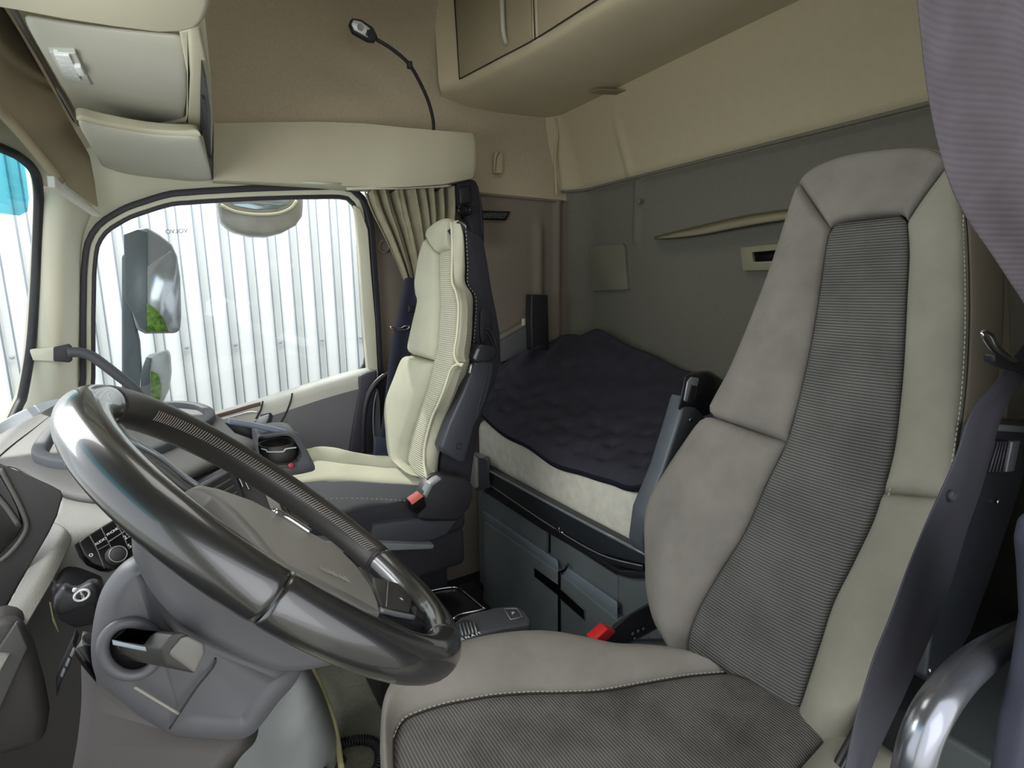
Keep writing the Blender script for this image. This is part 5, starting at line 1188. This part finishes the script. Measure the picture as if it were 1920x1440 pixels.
# ================================================================ OUTSIDE
struct(mesh('ground', [(-12, -6, -1.6), (12, -6, -1.6), (12, 14, -1.6), (-12, 14, -1.6)], [(0, 1, 2, 3)], M_ground, smooth=False))
TY = 3.6
tl = empty('trailer', (0, TY, -1.6), 'white corrugated trailer side parked outside the windows', 'trailer')
# corrugated sheet: flat panels and shallow grooves
step = .126; rows = [[], []]; xs = []
x = -4.0
prof = []
while x < 5.0:
    prof += [(x, 0), (x+.076, 0), (x+.082, .012), (x+.118, .012)]
    x += step+.0
vs = []; fs = []
for (px_, d) in prof: vs += [(px_, TY+d, -1.0), (px_, TY+d, 2.3)]
for i in range(len(prof)-1): fs.append((2*i, 2*i+2, 2*i+3, 2*i+1))
mesh('side_sheet', vs, fs, M_trailer, tl, smooth=False, recalc=False)
xs = [-4.0+step*k for k in range(60)]
first = None
for k, x in enumerate(xs):
    if not (-1.9 < x < 2.4): continue
    a_ = .184
    for dx, w_ in ((.077, .007), (.1215, .0045)):
        if first is None or True:
            o = box('groove_edge', (x+dx, TY-.004, .65), (w_, .008, 3.3), M_groove, tl, bevel=0)
    if k % 2: lathe('bolt', (x+.10, TY-.0, .885), (0, -1, 0), [(.010, 0), (.010, .004), (.006, .006)], mat('bolt_grey', (165, 170, 175), .5), tl, n=12)
box('lower_rail', (0, TY-.02, -1.05), (9, .06, .15), M_groove, tl)
# main mirrors
mr = empty('door_mirror', (-.07, 2.5, 1.2), 'large rectangular door mirror outside the passenger window', 'mirror')
YM = 2.5
sh_o = [(240, 455), (256, 432), (278, 420), (300, 440), (322, 458), (332, 480), (338, 520), (340, 590), (338, 618), (330, 625), (270, 626), (258, 618), (252, 590), (240, 520)]
slab('shell', pts([(235, 470), (242, 446), (256, 430), (276, 425), (300, 440), (322, 458), (332, 480), (338, 520), (340, 590), (338, 618), (330, 625), (272, 626), (256, 618), (240, 560)], Y=YM), (0, .10, 0), M_mirrorback, mr, bevel=.02)
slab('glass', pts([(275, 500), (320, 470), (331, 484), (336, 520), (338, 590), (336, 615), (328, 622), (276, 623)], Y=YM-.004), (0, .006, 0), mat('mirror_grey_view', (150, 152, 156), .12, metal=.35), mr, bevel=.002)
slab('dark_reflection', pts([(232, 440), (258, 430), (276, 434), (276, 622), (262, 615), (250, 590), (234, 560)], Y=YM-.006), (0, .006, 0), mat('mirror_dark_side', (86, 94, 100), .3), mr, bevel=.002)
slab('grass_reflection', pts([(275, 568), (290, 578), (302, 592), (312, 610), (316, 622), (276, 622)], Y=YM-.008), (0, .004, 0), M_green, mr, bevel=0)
slab('arm', pts([(228, 480), (240, 470), (250, 590), (262, 640), (270, 760), (228, 760)], Y=YM+.05), (0, .05, 0), mat('mirror_arm', (92, 100, 106), .5), mr, bevel=.008)
m2 = empty('wide_angle_mirror', (-.05, 2.5, .85), 'rounded wide-angle mirror below the large door mirror', 'mirror')
slab('shell', pts([(266, 690), (275, 668), (300, 662), (316, 656), (320, 670), (322, 700), (318, 730), (306, 755), (290, 775), (262, 780), (262, 720)], Y=YM), (0, .08, 0), mat('mirror_shell_light', (165, 168, 170), .3), m2, bevel=.015)
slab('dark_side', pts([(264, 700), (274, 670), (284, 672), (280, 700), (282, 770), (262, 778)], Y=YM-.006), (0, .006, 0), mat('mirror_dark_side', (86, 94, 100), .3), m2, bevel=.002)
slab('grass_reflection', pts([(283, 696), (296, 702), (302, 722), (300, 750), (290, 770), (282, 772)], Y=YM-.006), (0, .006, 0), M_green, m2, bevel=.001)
m3 = empty('kerb_mirror', (.33, 2.5, 1.5), 'rounded grey kerb mirror hanging outside the top of the passenger window', 'mirror')
slab('shell', pts([(408, 360), (408, 388), (415, 415), (432, 432), (470, 442), (500, 443), (530, 436), (556, 422), (568, 405), (570, 384), (570, 355)], Y=YM), (0, .10, 0), mat('kerb_shell', (150, 148, 142), .3, var=.08, vscale=14), m3, bevel=.02)
tube('rim_light', pts([(414, 384), (440, 396), (480, 402), (520, 400), (545, 390), (556, 376)], Y=YM-.006), .006, M_cream, m3, n=30)
slab('glass', pts([(424, 372), (440, 386), (480, 393), (520, 391), (540, 382), (548, 368)], Y=YM-.004), (0, .006, 0), mat('kerb_glass', (150, 165, 172), .1, metal=.4), m3, bevel=.002)
# mirrored maker's lettering on the window glass
o = at(331, 434, Y=DY+.022); xd = at(310, 435, Y=DY+.022)-o
vt = text('window_lettering', 'VOLVO', o, xd, Vector((0, 0, 1)), .019, mat('etched_lettering', (70, 80, 90), .6), None)
tag(vt, 'small mirrored maker name lettering on the passenger window glass', 'lettering')

# ================================================================ LIGHT
w = bpy.data.worlds.new('world'); bpy.context.scene.world = w; w.use_nodes = True
nt = w.node_tree; bg = nt.nodes['Background']
tc = nt.nodes.new('ShaderNodeTexCoord'); sp_n = nt.nodes.new('ShaderNodeSeparateXYZ'); rp = nt.nodes.new('ShaderNodeValToRGB')
nt.links.new(tc.outputs['Generated'], sp_n.inputs[0]); nt.links.new(sp_n.outputs['Z'], rp.inputs['Fac'])
rp.color_ramp.elements[0].position = 0; rp.color_ramp.elements[0].color = (.96, .98, 1, 1)
rp.color_ramp.elements[1].position = .7; rp.color_ramp.elements[1].color = (.88, .93, 1, 1)
nt.links.new(rp.outputs['Color'], bg.inputs['Color']); bg.inputs['Strength'].default_value = 2.3
def light(kind, name, loc, energy, col=(1, 1, 1), size=1, size_y=None, target=None, **k):
    l = bpy.data.lights.new(name, kind); l.energy = energy; l.color = col
    if kind == 'AREA':
        l.size = size
        if size_y: l.shape = 'RECTANGLE'; l.size_y = size_y
    if kind == 'SUN': l.angle = math.radians(1.2)
    o = bpy.data.objects.new(name, l); C.objects.link(o); o.location = loc
    d = Vector(target)-Vector(loc); o.rotation_euler = d.to_track_quat('-Z', 'Y').to_euler()
    return o
light('SUN', 'sun', (-3, -2, 4), 5.0, (1, .97, .90), target=(-3+.22, -2-.70, 4-.66))
light('AREA', 'door_fill', (.15, -.9, 1.4), 8, (1, .99, .97), 1.2, 1.4, target=(.5, 1.2, .9))  # added soft fill outside the open door, on top of the sky
light('AREA', 'windscreen_fill', (-.33, .95, 1.32), 7, (1, 1, 1), .6, .4, target=(1.1, 1.45, .5))  # added fill that brightens the bunk, standing in for sky through the windscreen
light('AREA', 'ceiling_fill', (.55, 1.1, 2.22), 3.5, (1, .98, .94), .6, .6, target=(.55, 1.1, 0))
light('AREA', 'trailer_fill', (.4, 2.75, 3.3), 120, (1, 1, 1), 4, .6, target=(.3, 3.6, 1.0))  # added unseen lamp above the window to brighten the trailer side
vs_ = bpy.context.scene.view_settings
vs_.view_transform = 'Standard'; vs_.exposure = -.22; vs_.look = 'None'
bpy.context.scene.cycles.max_bounces = 10; bpy.context.scene.cycles.transparent_max_bounces = 12
